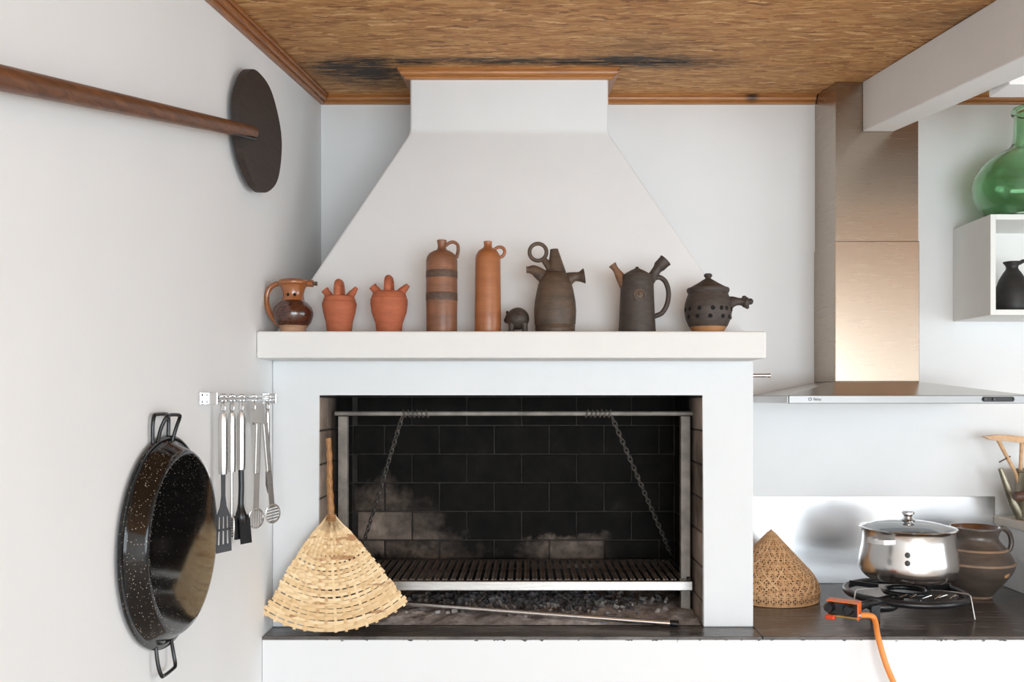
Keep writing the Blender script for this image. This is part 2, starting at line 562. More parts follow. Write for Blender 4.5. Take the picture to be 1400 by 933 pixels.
M['mortar'] = simple('sooty_mortar', srgb(50, 46, 43), 0.9, 0, 0.4, 25, 0.2)
M['soot'] = simple('soot', srgb(12, 11, 10), 0.9, 0, 0.4, 10, 0.2)

def mk_slab():
    t = NT('dark_wood_effect_tile')
    n = t.noise(t.coord((3, 26, 3), rot=(0, 0, math.radians(-38))), 2.4, 5, 0.6)
    n2 = t.noise(t.coord(), 3, 3)
    c = t.ramp(n, [(0.3, srgb(52, 48, 47)), (0.7, srgb(112, 106, 102))])
    t.bump(n, 0.08, 0.003)
    return t.set(c, t.math('ADD', t.math('MULTIPLY', n2, 0.16), 0.16))
M['slab'] = mk_slab()

def mk_ash():
    t = NT('ash')
    v = t.coord()
    n = t.noise(v, 28, 8, 0.7)
    n2 = t.noise(v, 4, 3)
    c = t.ramp(n, [(0.32, srgb(108, 98, 94)), (0.5, srgb(178, 166, 160)), (0.7, srgb(222, 212, 206))])
    c = t.mix(t.ramp(n2, [(0.42, (0, 0, 0, 1)), (0.62, (0.7, 0.7, 0.7, 1))]), c, srgb(128, 118, 113))
    t.bump(n, 0.8, 0.02)
    return t.set(c, 0.95)
M['ash'] = mk_ash()
def mk_coal(nm, a, b):
    t = NT(nm)
    n = t.noise(t.coord(), 45, 5, 0.7)
    c = t.ramp(n, [(0.35, a), (0.62, b)])
    return t.set(c, 0.9)
M['coal'] = mk_coal('charcoal', srgb(30, 28, 29), srgb(96, 92, 92))
M['coal_ash'] = mk_coal('ashen_charcoal', srgb(92, 86, 82), srgb(176, 170, 166))

def mk_clay(name, lo, hi, rough=0.7, sc=14, coat=0.0):
    t = NT(name)
    v = t.coord((1, 1, 3))
    n = t.noise(v, sc, 6, 0.6)
    n2 = t.noise(t.coord((2, 2, 120)), 1.0, 2)
    f = t.math('ADD', t.math('MULTIPLY', n, 0.8), t.math('MULTIPLY', n2, 0.2))
    c = t.ramp(f, [(0.3, lo), (0.7, hi)])
    t.bump(f, 0.2, 0.003)
    t.set(c, rough)
    if coat: t.set(**{'Coat Weight': coat, 'Coat Roughness': 0.12})
    return t.m
M['terracotta'] = mk_clay('terracotta', srgb(150, 78, 50), srgb(186, 104, 70), 0.75)
M['stoneware'] = mk_clay('brown_stoneware', srgb(98, 62, 42), srgb(150, 98, 68), 0.5, 9, 0.15)
M['stoneware_o'] = mk_clay('orange_stoneware', srgb(140, 82, 46), srgb(174, 108, 64), 0.45, 8, 0.2)
M['band'] = mk_clay('dark_slip_band', srgb(62, 46, 38), srgb(104, 78, 62), 0.6, 60)
M['darkclay'] = mk_clay('black_clay', srgb(46, 38, 34), srgb(78, 66, 58), 0.6, 26)
M['smokeclay'] = mk_clay('smoked_clay', srgb(50, 42, 36), srgb(104, 82, 64), 0.55, 12)
M['tanclay'] = mk_clay('tan_clay', srgb(148, 102, 62), srgb(190, 140, 92), 0.7, 10)
M['spoutclay'] = mk_clay('singed_tan_clay', srgb(92, 62, 44), srgb(142, 102, 74), 0.65, 10)
M['glaze'] = mk_clay('copper_glaze', srgb(120, 66, 30), srgb(168, 102, 56), 0.25, 8, 0.7)
M['mottled'] = mk_clay('mottled_dark_glaze', srgb(26, 16, 14), srgb(96, 48, 30), 0.2, 55, 0.8)
M['pale'] = mk_clay('pale_clay', srgb(168, 128, 100), srgb(196, 156, 126), 0.7, 10)
M['jugclay'] = mk_clay('grey_brown_glaze', srgb(66, 57, 51), srgb(100, 88, 79), 0.35, 10, 0.25)
M['jugline'] = mk_clay('worn_ridge_clay', srgb(142, 114, 92), srgb(178, 148, 122), 0.5, 20)
M['jugin'] = mk_clay('brown_inner_glaze', srgb(80, 46, 22), srgb(124, 76, 40), 0.25, 10, 0.5)
M['blackjug'] = mk_clay('black_pottery', srgb(26, 24, 23), srgb(46, 43, 41), 0.5, 10)
M['hole'] = simple('dark_opening', (0.004, 0.003, 0.003, 1), 0.9)
M['white_board'] = simple('white_cabinet_board', (0.80, 0.80, 0.77, 1), 0.45, 0, 0.02, 5)
M['beam'] = mk_plaster('painted_beam', (0.80, 0.79, 0.78, 1), 4)
M['sill'] = simple('cream_sill', srgb(214, 206, 194), 0.5, 0, 0.05, 8)
M['can'] = simple('galvanised_tin', srgb(150, 142, 124), 0.42, 0.75, 0.25, 14)
M['orange'] = simple('orange_paint', srgb(238, 112, 48), 0.4, 0, 0.06, 20)
M['hose'] = simple('orange_rubber_hose', srgb(240, 146, 70), 0.45, 0, 0.05, 20)
M['handle_steel'] = mk_steel('pale_handle_steel', (0.85, 0.85, 0.85, 1), 0.45, (4, 4, 4), 0.02)
M['brass'] = simple('brass', srgb(190, 150, 84), 0.3, 1.0, 0.1, 20)
M['redknob'] = simple('red_orange_plastic', srgb(226, 72, 34), 0.4, 0, 0.05, 20)
M['print'] = simple('plain_dark_grey', srgb(70, 70, 70), 0.6, 0, 0.05, 20)
M['floor'] = mk_wood('brown_floor_tile', srgb(176, 164, 150), srgb(204, 194, 182), (2, 1, 1), 0.35)
M['frame'] = simple('white_window_frame', (0.78, 0.78, 0.78, 1), 0.4, 0, 0.02, 5)
M['grass'] = simple('lawn', srgb(96, 120, 58), 0.9, 0, 0.3, 4)
M['patio'] = simple('pale_patio_stone', srgb(190, 180, 166), 0.85, 0, 0.1, 6)

def mk_glass(name, col, rough=0.02):
    t = NT(name)
    n = t.noise(t.coord(), 12, 2)
    t.bump(n, 0.05, 0.004)
    return t.set(col, rough, 0.0, **{'Transmission Weight': 1.0, 'IOR': 1.45})
M['green_glass'] = mk_glass('green_bottle_glass', (0.60, 0.84, 0.63, 1))
def mk_pane():
    t = NT('clear_pane')
    tr = t.n.new('ShaderNodeBsdfTransparent')
    gl = t.n.new('ShaderNodeBsdfGlossy'); gl.inputs['Roughness'].default_value = 0.02
    mx = t.n.new('ShaderNodeMixShader'); mx.inputs[0].default_value = 0.06
    t.l.new(tr.outputs[0], mx.inputs[1]); t.l.new(gl.outputs[0], mx.inputs[2])
    t.l.new(mx.outputs[0], t.n['Material Output'].inputs['Surface'])
    return t.m
M['pane'] = mk_pane()
def mk_lid():
    t = NT('lid_glass')
    tr = t.n.new('ShaderNodeBsdfTransparent'); tr.inputs[0].default_value = (0.72, 0.72, 0.71, 1)
    fr = t.n.new('ShaderNodeFresnel'); fr.inputs[0].default_value = 2.6
    gl = t.n.new('ShaderNodeBsdfGlossy'); gl.inputs['Roughness'].default_value = 0.04
    mx = t.n.new('ShaderNodeMixShader')
    ad = t.math('ADD', fr.outputs[0], 0.16, clamp=True); t.l.new(ad, mx.inputs[0]); t.l.new(tr.outputs[0], mx.inputs[1]); t.l.new(gl.outputs[0], mx.inputs[2])
    t.l.new(mx.outputs[0], t.n['Material Output'].inputs['Surface'])
    return t.m
M['lid'] = mk_lid()

# ================================================================ the room
XL = -0.883                     # left wall
YB = 3.774                      # back wall
YF = 3.046                      # front face of the fireplace
YC = 2.927                      # front of the worktop
ZC = EYE - 0.794                # worktop height
SL = 0.125
YS = 0.8                        # the ceiling slopes from here up to the back wall
def ceil(Y): return EYE + 1.302 - SL * (YB - max(Y, YS))

def struct(o): return tag(o, kind='structure')

struct(MB().box(XL - 0.2, RX + 0.2, RY - 0.2, YB + 0.2, -0.1, 0.0).build('floor', M['floor']))
struct(MB().box(XL, RX, YB, YB + 0.2, 0.0, 3.4).build('wall_back', M['wall']))
struct(MB().box(XL - 0.2, XL, RY - 0.2, YB + 0.2, 0.0, 3.4).build('wall_left', M['wall']))
# right wall with a window opening
w = MB()
w.box(RX, RX + 0.2, RY - 0.2, -0.6, 0, 3.4).box(RX, RX + 0.2, 2.1, YB + 0.2, 0, 3.4)
w.box(RX, RX + 0.2, -0.6, 2.1, 0, 0.8).box(RX, RX + 0.2, -0.6, 2.1, 2.3, 3.4)
struct(w.build('wall_right', M['wall']))
w = MB()
w.box(XL, -0.35, RY - 0.2, RY, 0, 2.8).box(3.55, RX, RY - 0.2, RY, 0, 2.8).box(-0.35, 3.55, RY - 0.2, RY, 2.4, 2.8)
struct(w.build('wall_front', M['wall']))
# glazed doors behind the camera, window on the right
def glazing(name, a, b, z0, z1, n, along, pos):
    f = MB()
    def bar(u0, u1, za, zb):
        if along == 'x': f.box(u0, u1, pos - 0.03, pos + 0.03, za, zb)
        else: f.box(pos - 0.03, pos + 0.03, u0, u1, za, zb)
    bar(a, b, z1 - 0.07, z1); bar(a, b, z0, z0 + 0.07)
    for k in range(n + 1):
        u = a + (b - a) * k / n
        bar(max(a, u - 0.045), min(b, u + 0.045), z0 + 0.07, z1 - 0.07)
    fr = struct(f.build(name, M['frame']))
    for k in range(n):
        u0 = a + (b - a) * k / n + 0.045; u1 = a + (b - a) * (k + 1) / n - 0.045
        p = MB()
        if along == 'x': p.box(u0, u1, pos - 0.004, pos + 0.004, z0 + 0.07, z1 - 0.07)
        else: p.box(pos - 0.004, pos + 0.004, u0, u1, z0 + 0.07, z1 - 0.07)
        p.build('pane', M['pane'], fr)
glazing('door_1', -0.35, 3.55, 0.0, 2.4, 4, 'x', RY - 0.1)
glazing('window_1', -0.6, 2.1, 0.8, 2.3, 3, 'y', RX + 0.1)
tag(MB().box(-30, 30, -40, RY - 3.2, -0.16, -0.11).build('lawn', M['grass']), 'flat green lawn outside the glazed doors', 'lawn', kind='structure')
tag(MB().box(-30, 30, RY - 3.2, RY - 0.2, -0.16, -0.11).build('patio', M['patio']), 'pale stone patio outside the glazed doors', 'patio', kind='structure')

# ceiling: strand boards laid edge to edge on a sloping plane
ceiling = bpy.data.objects.new('ceiling', None); C.objects.link(ceiling); struct(ceiling)
edges = [YB + 0.05, 3.224, 2.60, 1.98, 1.36, YS, 0.12, -0.5, -1.12, -1.74, -2.36, -2.98, RY]
for i, (y1, y0) in enumerate(zip(edges, edges[1:])):
    joints = [XL, 1.6, RX] if i % 2 else [XL, 2.9, RX]
    for x0, x1 in zip(joints, joints[1:]):
        g = 0.002
        dz = 0.0015 if i % 2 else 0.0
        p = [(x0 + g, y0 + g, ceil(y0) + dz), (x1 - g, y0 + g, ceil(y0) + dz), (x1 - g, y1 - g, ceil(y1) + dz), (x0 + g, y1 - g, ceil(y1) + dz)]
        p += [(a, b, c + 0.015) for a, b, c in p]
        MB().hexa(p).build('board', M['osb'], ceiling)
for ya, yb in ((RY, YS), (YS, YB + 0.05)):
    p = [(XL, ya, ceil(ya) + 0.02), (RX, ya, ceil(ya) + 0.02), (RX, yb, ceil(yb) + 0.02), (XL, yb, ceil(yb) + 0.02)]
    MB().hexa(p + [(a, b, c + 0.06) for a, b, c in p]).build('deck', M['soot'], ceiling)

# wooden cove mouldings; profile is (out from wall, down from ceiling)
PROF = [(0, 0), (0.040, 0), (0.041, 0.008), (0.038, 0.010), (0.030, 0.011), (0.030, 0.014), (0.033, 0.017), (0.031, 0.023), (0.025, 0.026), (0.017, 0.027), (0.017, 0.030), (0.019, 0.033), (0.016, 0.038), (0, 0.038)]
def moulding(name, p0, p1, out, m0=0.0, m1=0.0, mat=None):
    """m0, m1: mitre shift along the run per unit of 'out' at either end"""
    p0, p1, out = Vector(p0), Vector(p1), Vector(out)
    d = (p1 - p0).normalized()
    up = Vector((0, 0, 1))
    a = [p0 + out * u - up * v + d * u * m0 for u, v in PROF]
    b = [p1 + out * u - up * v + d * u * m1 for u, v in PROF]
    n = len(a)
    mb = MB()
    mb.add(a + b, [tuple(range(n - 1, -1, -1)), tuple(range(n, 2 * n))] + [(k, (k + 1) % n, n + (k + 1) % n, n + k) for k in range(n)])
    return struct(mb.build(name, mat))
NX0, NX1, NY = -0.443, 0.310, 3.326     # flue neck
DX0, DX1, DY = 1.239, 1.570, 3.519      # extractor duct
e = 0.001
moulding('trim_8', (XL, RY, ceil(RY) - e), (XL, YS, ceil(YS) - e), (1, 0, 0), 0, 0, M['pine_y'])
moulding('trim_1', (XL, YS, ceil(YS) - e), (XL, YB, ceil(YB) - e), (1, 0, 0), 0, -1, M['pine_y'])
moulding('trim_2', (XL, YB, ceil(YB) - e), (NX0, YB, ceil(YB) - e), (0, -1, 0), 1, -1, M['pine_x'])
moulding('trim_3', (NX0, YB, ceil(YB) - e), (NX0, NY, ceil(NY) - e), (-1, 0, 0), 1, 1, M['pine_y'])
moulding('trim_4', (NX0, NY, ceil(NY) - e), (NX1, NY, ceil(NY) - e), (0, -1, 0), -1, 1, M['pine_x'])
moulding('trim_5', (NX1, NY, ceil(NY) - e), (NX1, YB, ceil(YB) - e), (1, 0, 0), -1, -1, M['pine_y'])
moulding('trim_6', (NX1, YB, ceil(YB) - e), (DX0 - 0.003, YB, ceil(YB) - e), (0, -1, 0), 1, 0, M['pine_x'])
moulding('trim_7', (DX1 + 0.003, YB, ceil(YB) - e), (RX, YB, ceil(YB) - e), (0, -1, 0), 0, 0, M['pine_x'])

# painted beams under the ceiling
def beam(name, x0, x1, y0, y1, drop0, drop1, label):
    p = [(x0, y0, drop0), (x1, y0, drop0), (x1, y1, drop1), (x0, y1, drop1),
         (x0, y0, ceil(y0) - e), (x1, y0, ceil(y0) - e), (x1, y1, ceil(y1) - e), (x0, y1, ceil(y1) - e)]
    mb = MB().hexa(p)
    bmesh.ops.bevel(mb.bm, geom=list(mb.bm.edges), offset=0.004, segments=2, affect='EDGES', profile=0.5)
    return tag(mb.build(name, M['beam']), label, 'beam')
BX0, BX1 = 1.346, 1.472
bz = lambda Y: EYE + 1.07 - SL * (DY - Y)
beam('ceiling_beam', BX0, BX1, YS, DY - 0.003, bz(YS), bz(DY), 'white painted ceiling beam running up to the steel extractor duct')
beam('cross_beam', BX1 + 0.002, RX - 0.01, 2.68, 2.80, EYE + 0.96, EYE + 0.96, 'white cross beam meeting the side of the main ceiling beam')

# ================================================================ fireplace
OX0, OX1, OZ = -0.723, 0.614, EYE + 0.015      # opening
XR = 0.787
FBY = 3.659                                     # firebox back
MZ0, MZ1 = EYE + 0.131, EYE + 0.2196            # mantel shelf
fp = empty('fireplace', (0, YF, ZC), 'white plastered barbecue fireplace with mantel shelf and tapering hood', 'fireplace')
def wpart(mb, name, mat, parent=None, smooth=None):
    """part given in world coordinates, parented to a thing at a plain translation"""
    o = mb.build(name, mat, parent, smooth)
    if parent is not None:
        loc = parent.location.copy()
        if parent.parent is not None: loc = loc + parent.parent.location
        for v in o.data.vertices: v.co -= loc
    return o
TB = 0.030
b = MB()
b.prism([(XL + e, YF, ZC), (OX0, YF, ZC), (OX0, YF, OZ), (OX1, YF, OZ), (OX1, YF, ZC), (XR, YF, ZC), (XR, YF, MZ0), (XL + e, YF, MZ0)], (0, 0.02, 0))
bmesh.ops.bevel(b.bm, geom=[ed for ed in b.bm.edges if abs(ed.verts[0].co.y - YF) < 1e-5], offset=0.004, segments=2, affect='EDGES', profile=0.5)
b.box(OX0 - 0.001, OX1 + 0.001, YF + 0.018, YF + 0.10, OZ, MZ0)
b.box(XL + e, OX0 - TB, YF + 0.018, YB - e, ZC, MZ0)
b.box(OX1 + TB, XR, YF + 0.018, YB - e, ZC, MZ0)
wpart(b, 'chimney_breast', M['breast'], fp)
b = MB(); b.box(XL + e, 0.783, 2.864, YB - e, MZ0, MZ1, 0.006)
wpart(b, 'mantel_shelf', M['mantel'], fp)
# hood: tapering shell and neck
b = MB()
zt = EYE + 1.01
def rect(x0, x1, y0, y1, z): return [(x0, y0, z), (x1, y0, z), (x1, y1, z), (x0, y1, z)]
base = rect(XL + e, 0.768, 3.050, YB - e, MZ1)
mid = rect(NX0, NX1, NY, YB - e, zt)
top = [(NX0, NY, ceil(NY) - e), (NX1, NY, ceil(NY) - e), (NX1, YB - e, ceil(YB) - 2 * e), (NX0, YB - e, ceil(YB) - 2 * e)]
b.add(base + mid + top, [(3, 2, 1, 0), (0, 1, 5, 4), (1, 2, 6, 5), (2, 3, 7, 6), (3, 0, 4, 7),
                         (4, 5, 9, 8), (5, 6, 10, 9), (6, 7, 11, 10), (7, 4, 8, 11), (8, 9, 10, 11)])
bmesh.ops.bevel(b.bm, geom=[ed for ed in b.bm.edges if not ed.verts[0].co.z == ed.verts[1].co.z or abs(ed.verts[0].co.z - zt) < 1e-4],
                offset=0.012, segments=3, affect='EDGES', profile=0.5)
wpart(b, 'hood', M['plaster'], fp, 40)
b = MB(); b.box(OX0 - TB, OX1 + TB, YF + 0.10, YB - 0.02, MZ0 - 0.012, MZ0 - 0.001)
wpart(b, 'smoke_shelf', M['soot'], fp)
# brick lining: mortar backing, then single bricks
BL, BH, JT = 0.229, 0.1195, 0.005
Z0 = EYE - (739 - 545) / 328 - 3 * BH          # course grid fixed by the joint 0.59 m under eye height
def shared(name, dims, cache={}):
    key = tuple(round(d, 4) for d in dims)
    if key not in cache:
        mb = MB(); mb.box(0, dims[0], 0, dims[1], 0, dims[2], 0.003, seg=1)
        o = mb.build(name, None); cache[key] = o.data
        bpy.data.objects.remove(o)
        cache[key].materials.append(None)
    return cache[key]
def brick(parent, x0, x1, y0, y1, z0, z1, mat):
    me = shared('brick', (x1 - x0, y1 - y0, z1 - z0))
    o = bpy.data.objects.new('brick', me)
    C.objects.link(o); o.parent = parent
    o.location = Vector((x0, y0, z0)) - fp.location
    o.material_slots[0].link = 'OBJECT'; o.material_slots[0].material = mat
    return o
bb = MB(); bb.box(OX0 - TB, OX1 + TB, FBY + 0.006, YB - 0.02, ZC, MZ0 - 0.013)
back = wpart(bb, 'firebox_back', M['mortar'], fp)
sl = MB(); sl.box(OX0 - TB, OX0 - 0.005, YF + 0.021, FBY, ZC, MZ0 - 0.013)
left = wpart(sl, 'firebox_side', M['mortar'], fp)
sr = MB(); sr.box(OX1 + 0.005, OX1 + TB, YF + 0.021, FBY, ZC, MZ0 - 0.013)
right = wpart(sr, 'firebox_side', M['mortar'], fp)
rb = random.Random(3)
XJ = (525.6 - 720) / 328                       # a vertical joint in the first course above the grill
for r in range(9):
    z0 = Z0 + r * BH + JT / 2; z1 = z0 + BH - JT
    if r == 0: z0 = max(z0, ZC)
    z0 = max(z0, ZC + 0.001)
    z1 = min(z1, MZ0 - 0.014)
    if z1 - z0 < 0.02: continue
    off = XJ if r % 2 == 0 else XJ + BL / 2
    k = -3
    while True:
        x0 = off + k * BL + JT / 2; x1 = x0 + BL - JT
        k += 1
        if x0 > OX1: break
        a, c = max(x0, OX0 + 0.002), min(x1, OX1 - 0.002)
        if c - a < 0.015: continue
        xm = (a + c) / 2
        m = M['firebrick']
        d = rb.uniform(-0.001, 0.0015)
        brick(back, a, c, FBY - d, FBY + 0.020, z0, z1, m)
    for side in (0, 1):
        off = YF + 0.021 - (0.0 if (r + side) % 2 == 0 else BL / 2)
        k = 0
        while True:
            y0 = off + k * BL + JT / 2; y1 = y0 + BL - JT
            k += 1
            if y0 > FBY - 0.02: break
            y0 = max(y0, YF + 0.022); y1 = min(y1, FBY - 0.006)
            if y1 - y0 < 0.015: continue
            m = M['firebrick']
            d = rb.uniform(-0.001, 0.001)
            if side == 0: brick(left, OX0 - 0.022, OX0 + d, y0, y1, z0, z1, m)
            else: brick(right, OX1 + d, OX1 + 0.022, y0, y1, z0, z1, m)
# chrome damper rod out of the side of the chimney
b = MB(); zr = EYE + 0.089
b.tube([(XR - 0.01, 3.40, zr), (0.930, 3.40, zr)], 0.0075, 12).tube([(0.930, 3.40, zr), (0.943, 3.40, zr)], 0.0085, 12)
wpart(b, 'damper_rod', M['chrome'], fp, 40)

# ash bed with charcoal
rnd = random.Random(11)
nx, ny = 150, 60
def hills(x, y):
    h = 0.012 + 0.010 * math.sin(x * 7 + 1) * math.sin(y * 9) + 0.010 * math.exp(-((x - 0.0) ** 2 / 0.09 + (y - 3.38) ** 2 / 0.02)) * 2.2
    h += 0.004 * math.sin(x * 31 + y * 17) + 0.003 * math.sin(x * 57 - y * 43)
    f = min(1, (y - (YF + 0.02)) / 0.06)
    return h * f
vs, fs = [], []
for j in range(ny + 1):
    for i in range(nx + 1):
        x = OX0 + 0.004 + (OX1 - OX0 - 0.008) * i / nx
        y = YF + 0.024 + (FBY - 0.008 - YF - 0.024) * j / ny
        z = ZC + max(0.001, hills(x, y) + rnd.uniform(-0.003, 0.003) * min(1, j / 5))
        vs.append((x, y, z))
for j in range(ny):
    for i in range(nx):
        a = j * (nx + 1) + i
        fs.append((a, a + 1, a + nx + 2, a + nx + 1))
ash = MB().add(vs, fs).build('ash_bed', M['ash'], None, 60)
tag(ash, 'grey bed of ash covering the floor of the barbecue fireplace', 'ash', kind='stuff')
def rubble(n, cx, cy, sx, sy, smin, smax, seed):
    r = random.Random(seed)
    mb = MB()
    for _ in range(n):
        x = r.gauss(cx, sx); y = r.gauss(cy, sy)
        if not (OX0 + 0.05 < x < OX1 - 0.05 and YF + 0.09 < y < FBY - 0.05): continue
        s = r.uniform(smin, smax)
        z = ZC + hills(x, y) + s * 0.35
        Mx = Matrix.Rotation(r.uniform(0, 6.28), 4, Vector((r.random(), r.random(), r.random())).normalized())
        pts = [Mx @ (Vector(p) * s * r.uniform(0.7, 1.25)) + Vector((x, y, z)) for p in
               [(-.6, -.4, -.4), (.6, -.4, -.4), (.6, .4, -.4), (-.6, .4, -.4), (-.6, -.4, .4), (.6, -.4, .4), (.6, .4, .4), (-.6, .4, .4)]]
        mb.hexa(pts)
    return mb
tag(rubble(520, 0.02, 3.36, 0.19, 0.07, 0.008, 0.026, 5).build('charcoal_pile', M['coal']), 'black charcoal heaped in the ash under the grill', 'charcoal', kind='stuff')
tag(rubble(420, 0.02, 3.33, 0.22, 0.08, 0.005, 0.017, 6).build('burnt_ember_flakes', M['coal_ash']), 'pale burnt-out ember flakes scattered over the charcoal', 'embers', kind='stuff')

# ---------------------------------------------------------------- grill with winding gear
GX0, GX1, GY0, GY1 = -0.695, 0.605, 2.99, 3.60      # replaced below by measured depths
GZ = EYE - 0.667
GY0, GY1 = 3.20, 3.61
gr = empty('barbecue_grill', (-0.046, 3.245, ZC + 0.012), 'steel barbecue grill hung on chains between two posts in the fireplace', 'grill')
PX0, PX1, PY = -0.678, 0.586, 3.243
for X in (PX0, PX1):
    b = MB(); b.box(X - 0.017, X + 0.017, PY - 0.010, PY + 0.020, ZC + 0.004, EYE - 0.066, 0.002)
    wpart(b, 'post', M['postmetal'], gr)
b = MB(); b.tube([(PX0 - 0.03, PY, EYE - 0.056), (PX1 + 0.03, PY, EYE - 0.056)], 0.0085, 12)
ax = wpart(b, 'axle', M['postmetal'], gr, 40)
for X, sgn in ((-0.46, 1), (0.315, -1)):
    b = MB()
    pts = []
    for k in range(120):
        t_ = k / 119
        a = t_ * 6 * 2 * math.pi
        pts.append((X + sgn * 0.10 * t_, PY + 0.0125 * math.cos(a), EYE - 0.056 + 0.0125 * math.sin(a)))
    b.tube(pts, 0.0035, 6)
    wpart(b, 'chain_winding', M['chain'], gr, 50)
    # hanging chain of oval links down to the rear corner of the grate
    p0 = Vector((X, PY, EYE - 0.068)); p1 = Vector((GX0 + 0.015 if sgn > 0 else GX1 - 0.015, GY1 - 0.02, GZ + 0.03))
    d = (p1 - p0); L = d.length; d.normalize()
    u = d.cross(Vector((0, 1, 0))).normalized(); v = d.cross(u)
    b = MB(); n = int(L / 0.0215)
    for k in range(n):
        c = p0 + d * (L * (k + 0.5) / n)
        w_ = u if k % 2 else v
        w_ = (w_ + (v if k % 2 else -u) * 0.5).normalized()
        ring = [c + d * (0.0155 * math.cos(2 * math.pi * q / 12)) + w_ * (0.0075 * math.sin(2 * math.pi * q / 12)) for q in range(12)]
        b.tube(ring, 0.0026, 5, closed=True)
    wpart(b, 'chain', M['chain'], gr, 50)
nb = 42
proto = None
for k in range(nb):
    X = GX0 + 0.035 + (GX1 - GX0 - 0.07) * k / (nb - 1)
    if proto is None:
        b = MB()
        # gutter-shaped bar
        b.prism([(-0.0095, GY0 + 0.02, 0.004), (-0.004, GY0 + 0.02, -0.008), (0.004, GY0 + 0.02, -0.008), (0.0095, GY0 + 0.02, 0.004), (0.0065, GY0 + 0.02, 0.0045), (0.0, GY0 + 0.02, 0.0015), (-0.0065, GY0 + 0.02, 0.0045)], (0, GY1 - GY0 - 0.03, 0))
        proto = b.build('grate_bar', M['bar'], gr)
        o = proto
    else:
        o = proto.copy(); C.objects.link(o)
    o.location = Vector((X, 0, GZ)) - gr.location
b = MB(); b.box(GX0, GX1, GY0 - 0.006, GY0 + 0.020, GZ - 0.034, GZ + 0.001, 0.003)
wpart(b, 'front_rail', M['rail'], gr)
for X in (GX0 + 0.006, GX1 - 0.012):
    b = MB(); b.box(X - 0.004, X + 0.008, GY0 + 0.01, GY1, GZ - 0.012, GZ + 0.010, 0.002)
    wpart(b, 'side_rail', M['bar_dark'], gr)
b = MB(); b.box(GX0, GX1, GY1 - 0.012, GY1, GZ - 0.012, GZ + 0.006, 0.002)
wpart(b, 'back_rail', M['bar_dark'], gr)

# steel poker tube lying on the ledge
p0 = at(505, 833.5, 3.25); p1 = at(916, 856, 3.035)
p0.z = ZC + 0.042; p1.z = ZC + 0.016
pk = empty('poker', ((p0 + p1) / 2).to_tuple()[:2] + (ZC,), 'long thin steel poker tube lying across the front of the ash', 'poker')
b = MB(); b.tube([p0, p1], 0.0098, 14); wpart(b, 'tube', M['satin'], pk, 40)
d = (p1 - p0).normalized()
b = MB(); b.tube([p1, p1 + d * 0.030], 0.0118, 14); wpart(b, 'end_cap', M['black_plastic'], pk, 40)

# ================================================================ counter
tag(MB().box(XL + e, 2.80, YC, YB - e, 0.0, ZC - 0.012, 0.002).build('counter_base', M['base']), 'white painted masonry base under the dark worktop, paint chipped along its edge', 'counter')
tag(MB().box(XL + e, XR - 0.0015, YC - 0.001, YB - 2 * e, ZC - 0.012, ZC - 0.0005, 0.002).build('hearth_slab', M['slab']), 'dark narrow stone ledge running along the front of the fireplace', 'ledge')
tag(MB().box(XR + 0.0015, 2.80, YC - 0.001, YB - 2 * e, ZC - 0.012, ZC - 0.0005, 0.002).build('worktop', M['slab']), 'dark wood-effect worktop under the steel pot', 'worktop')
tag(MB().box(XR + 0.002, 2.012, YB - 0.006, YB - e, ZC, EYE - 0.421, 0.001).build('steel_backsplash', M['steel_x']), 'brushed steel splashback sheet on the wall behind the pot', 'splashback')
lb = empty('raised_ledge', (2.4, 3.3, ZC), 'low white wall with cream sill at the end of the worktop', 'ledge')
wpart(MB().box(2.015, 2.79, YC + 0.02, YB - 0.002, ZC, EYE - 0.537, 0.003), 'low_wall', M['wall'], lb)
wpart(MB().box(2.003, 2.795, YC + 0.01, YB - 0.008, EYE - 0.537, EYE - 0.502, 0.004), 'sill', M['sill'], lb)

# ================================================================ extractor hood
HX0, HX1, HY = 0.955, 1.855, 3.208
eh = empty('range_hood', (1.405, 3.5, EYE - 0.0187), 'brushed stainless steel chimney extractor hood over the worktop', 'extractor hood')
zc0, zc1, zc2 = EYE - 0.0187, EYE + 0.0107, EYE + 0.067
b = MB(); b.box(HX0, HX1, HY + 0.012, YB - e, zc0, zc1 - 0.0005, 0.002)
wpart(b, 'canopy_base', M['steel_x'], eh)
b = MB(); b.box(HX0 + 0.004, HX1, HY, HY + 0.012, zc0, zc1, 0.002)
fpn = wpart(b, 'front_panel', M['panel'], eh)
b = MB()
b.add(rect(HX0, HX1, HY + 0.008, YB - e, zc1) + rect(DX0 - 0.004, DX1 + 0.004, DY - 0.004, YB - e, zc2),
      [(3, 2, 1, 0), (4, 5, 6, 7), (0, 1, 5, 4), (1, 2, 6, 5), (2, 3, 7, 6), (3, 0, 4, 7)])
wpart(b, 'canopy', M['steel'], eh)
zs = EYE + (545 - 330) / 341
b = MB(); b.box(DX0 - 0.004, DX1 + 0.004, DY - 0.004, YB - e, zc2, zs, 0.003)
wpart(b, 'lower_duct', M['duct'], eh)
b = MB()
b.hexa(rect(DX0, DX1, DY, YB - e, zs - 0.05) + [(DX0, DY, ceil(DY) - e), (DX1, DY, ceil(DY) - e), (DX1, YB - e, ceil(YB) - 2 * e), (DX0, YB - e, ceil(YB) - 2 * e)])
wpart(b, 'upper_duct', M['duct'], eh)
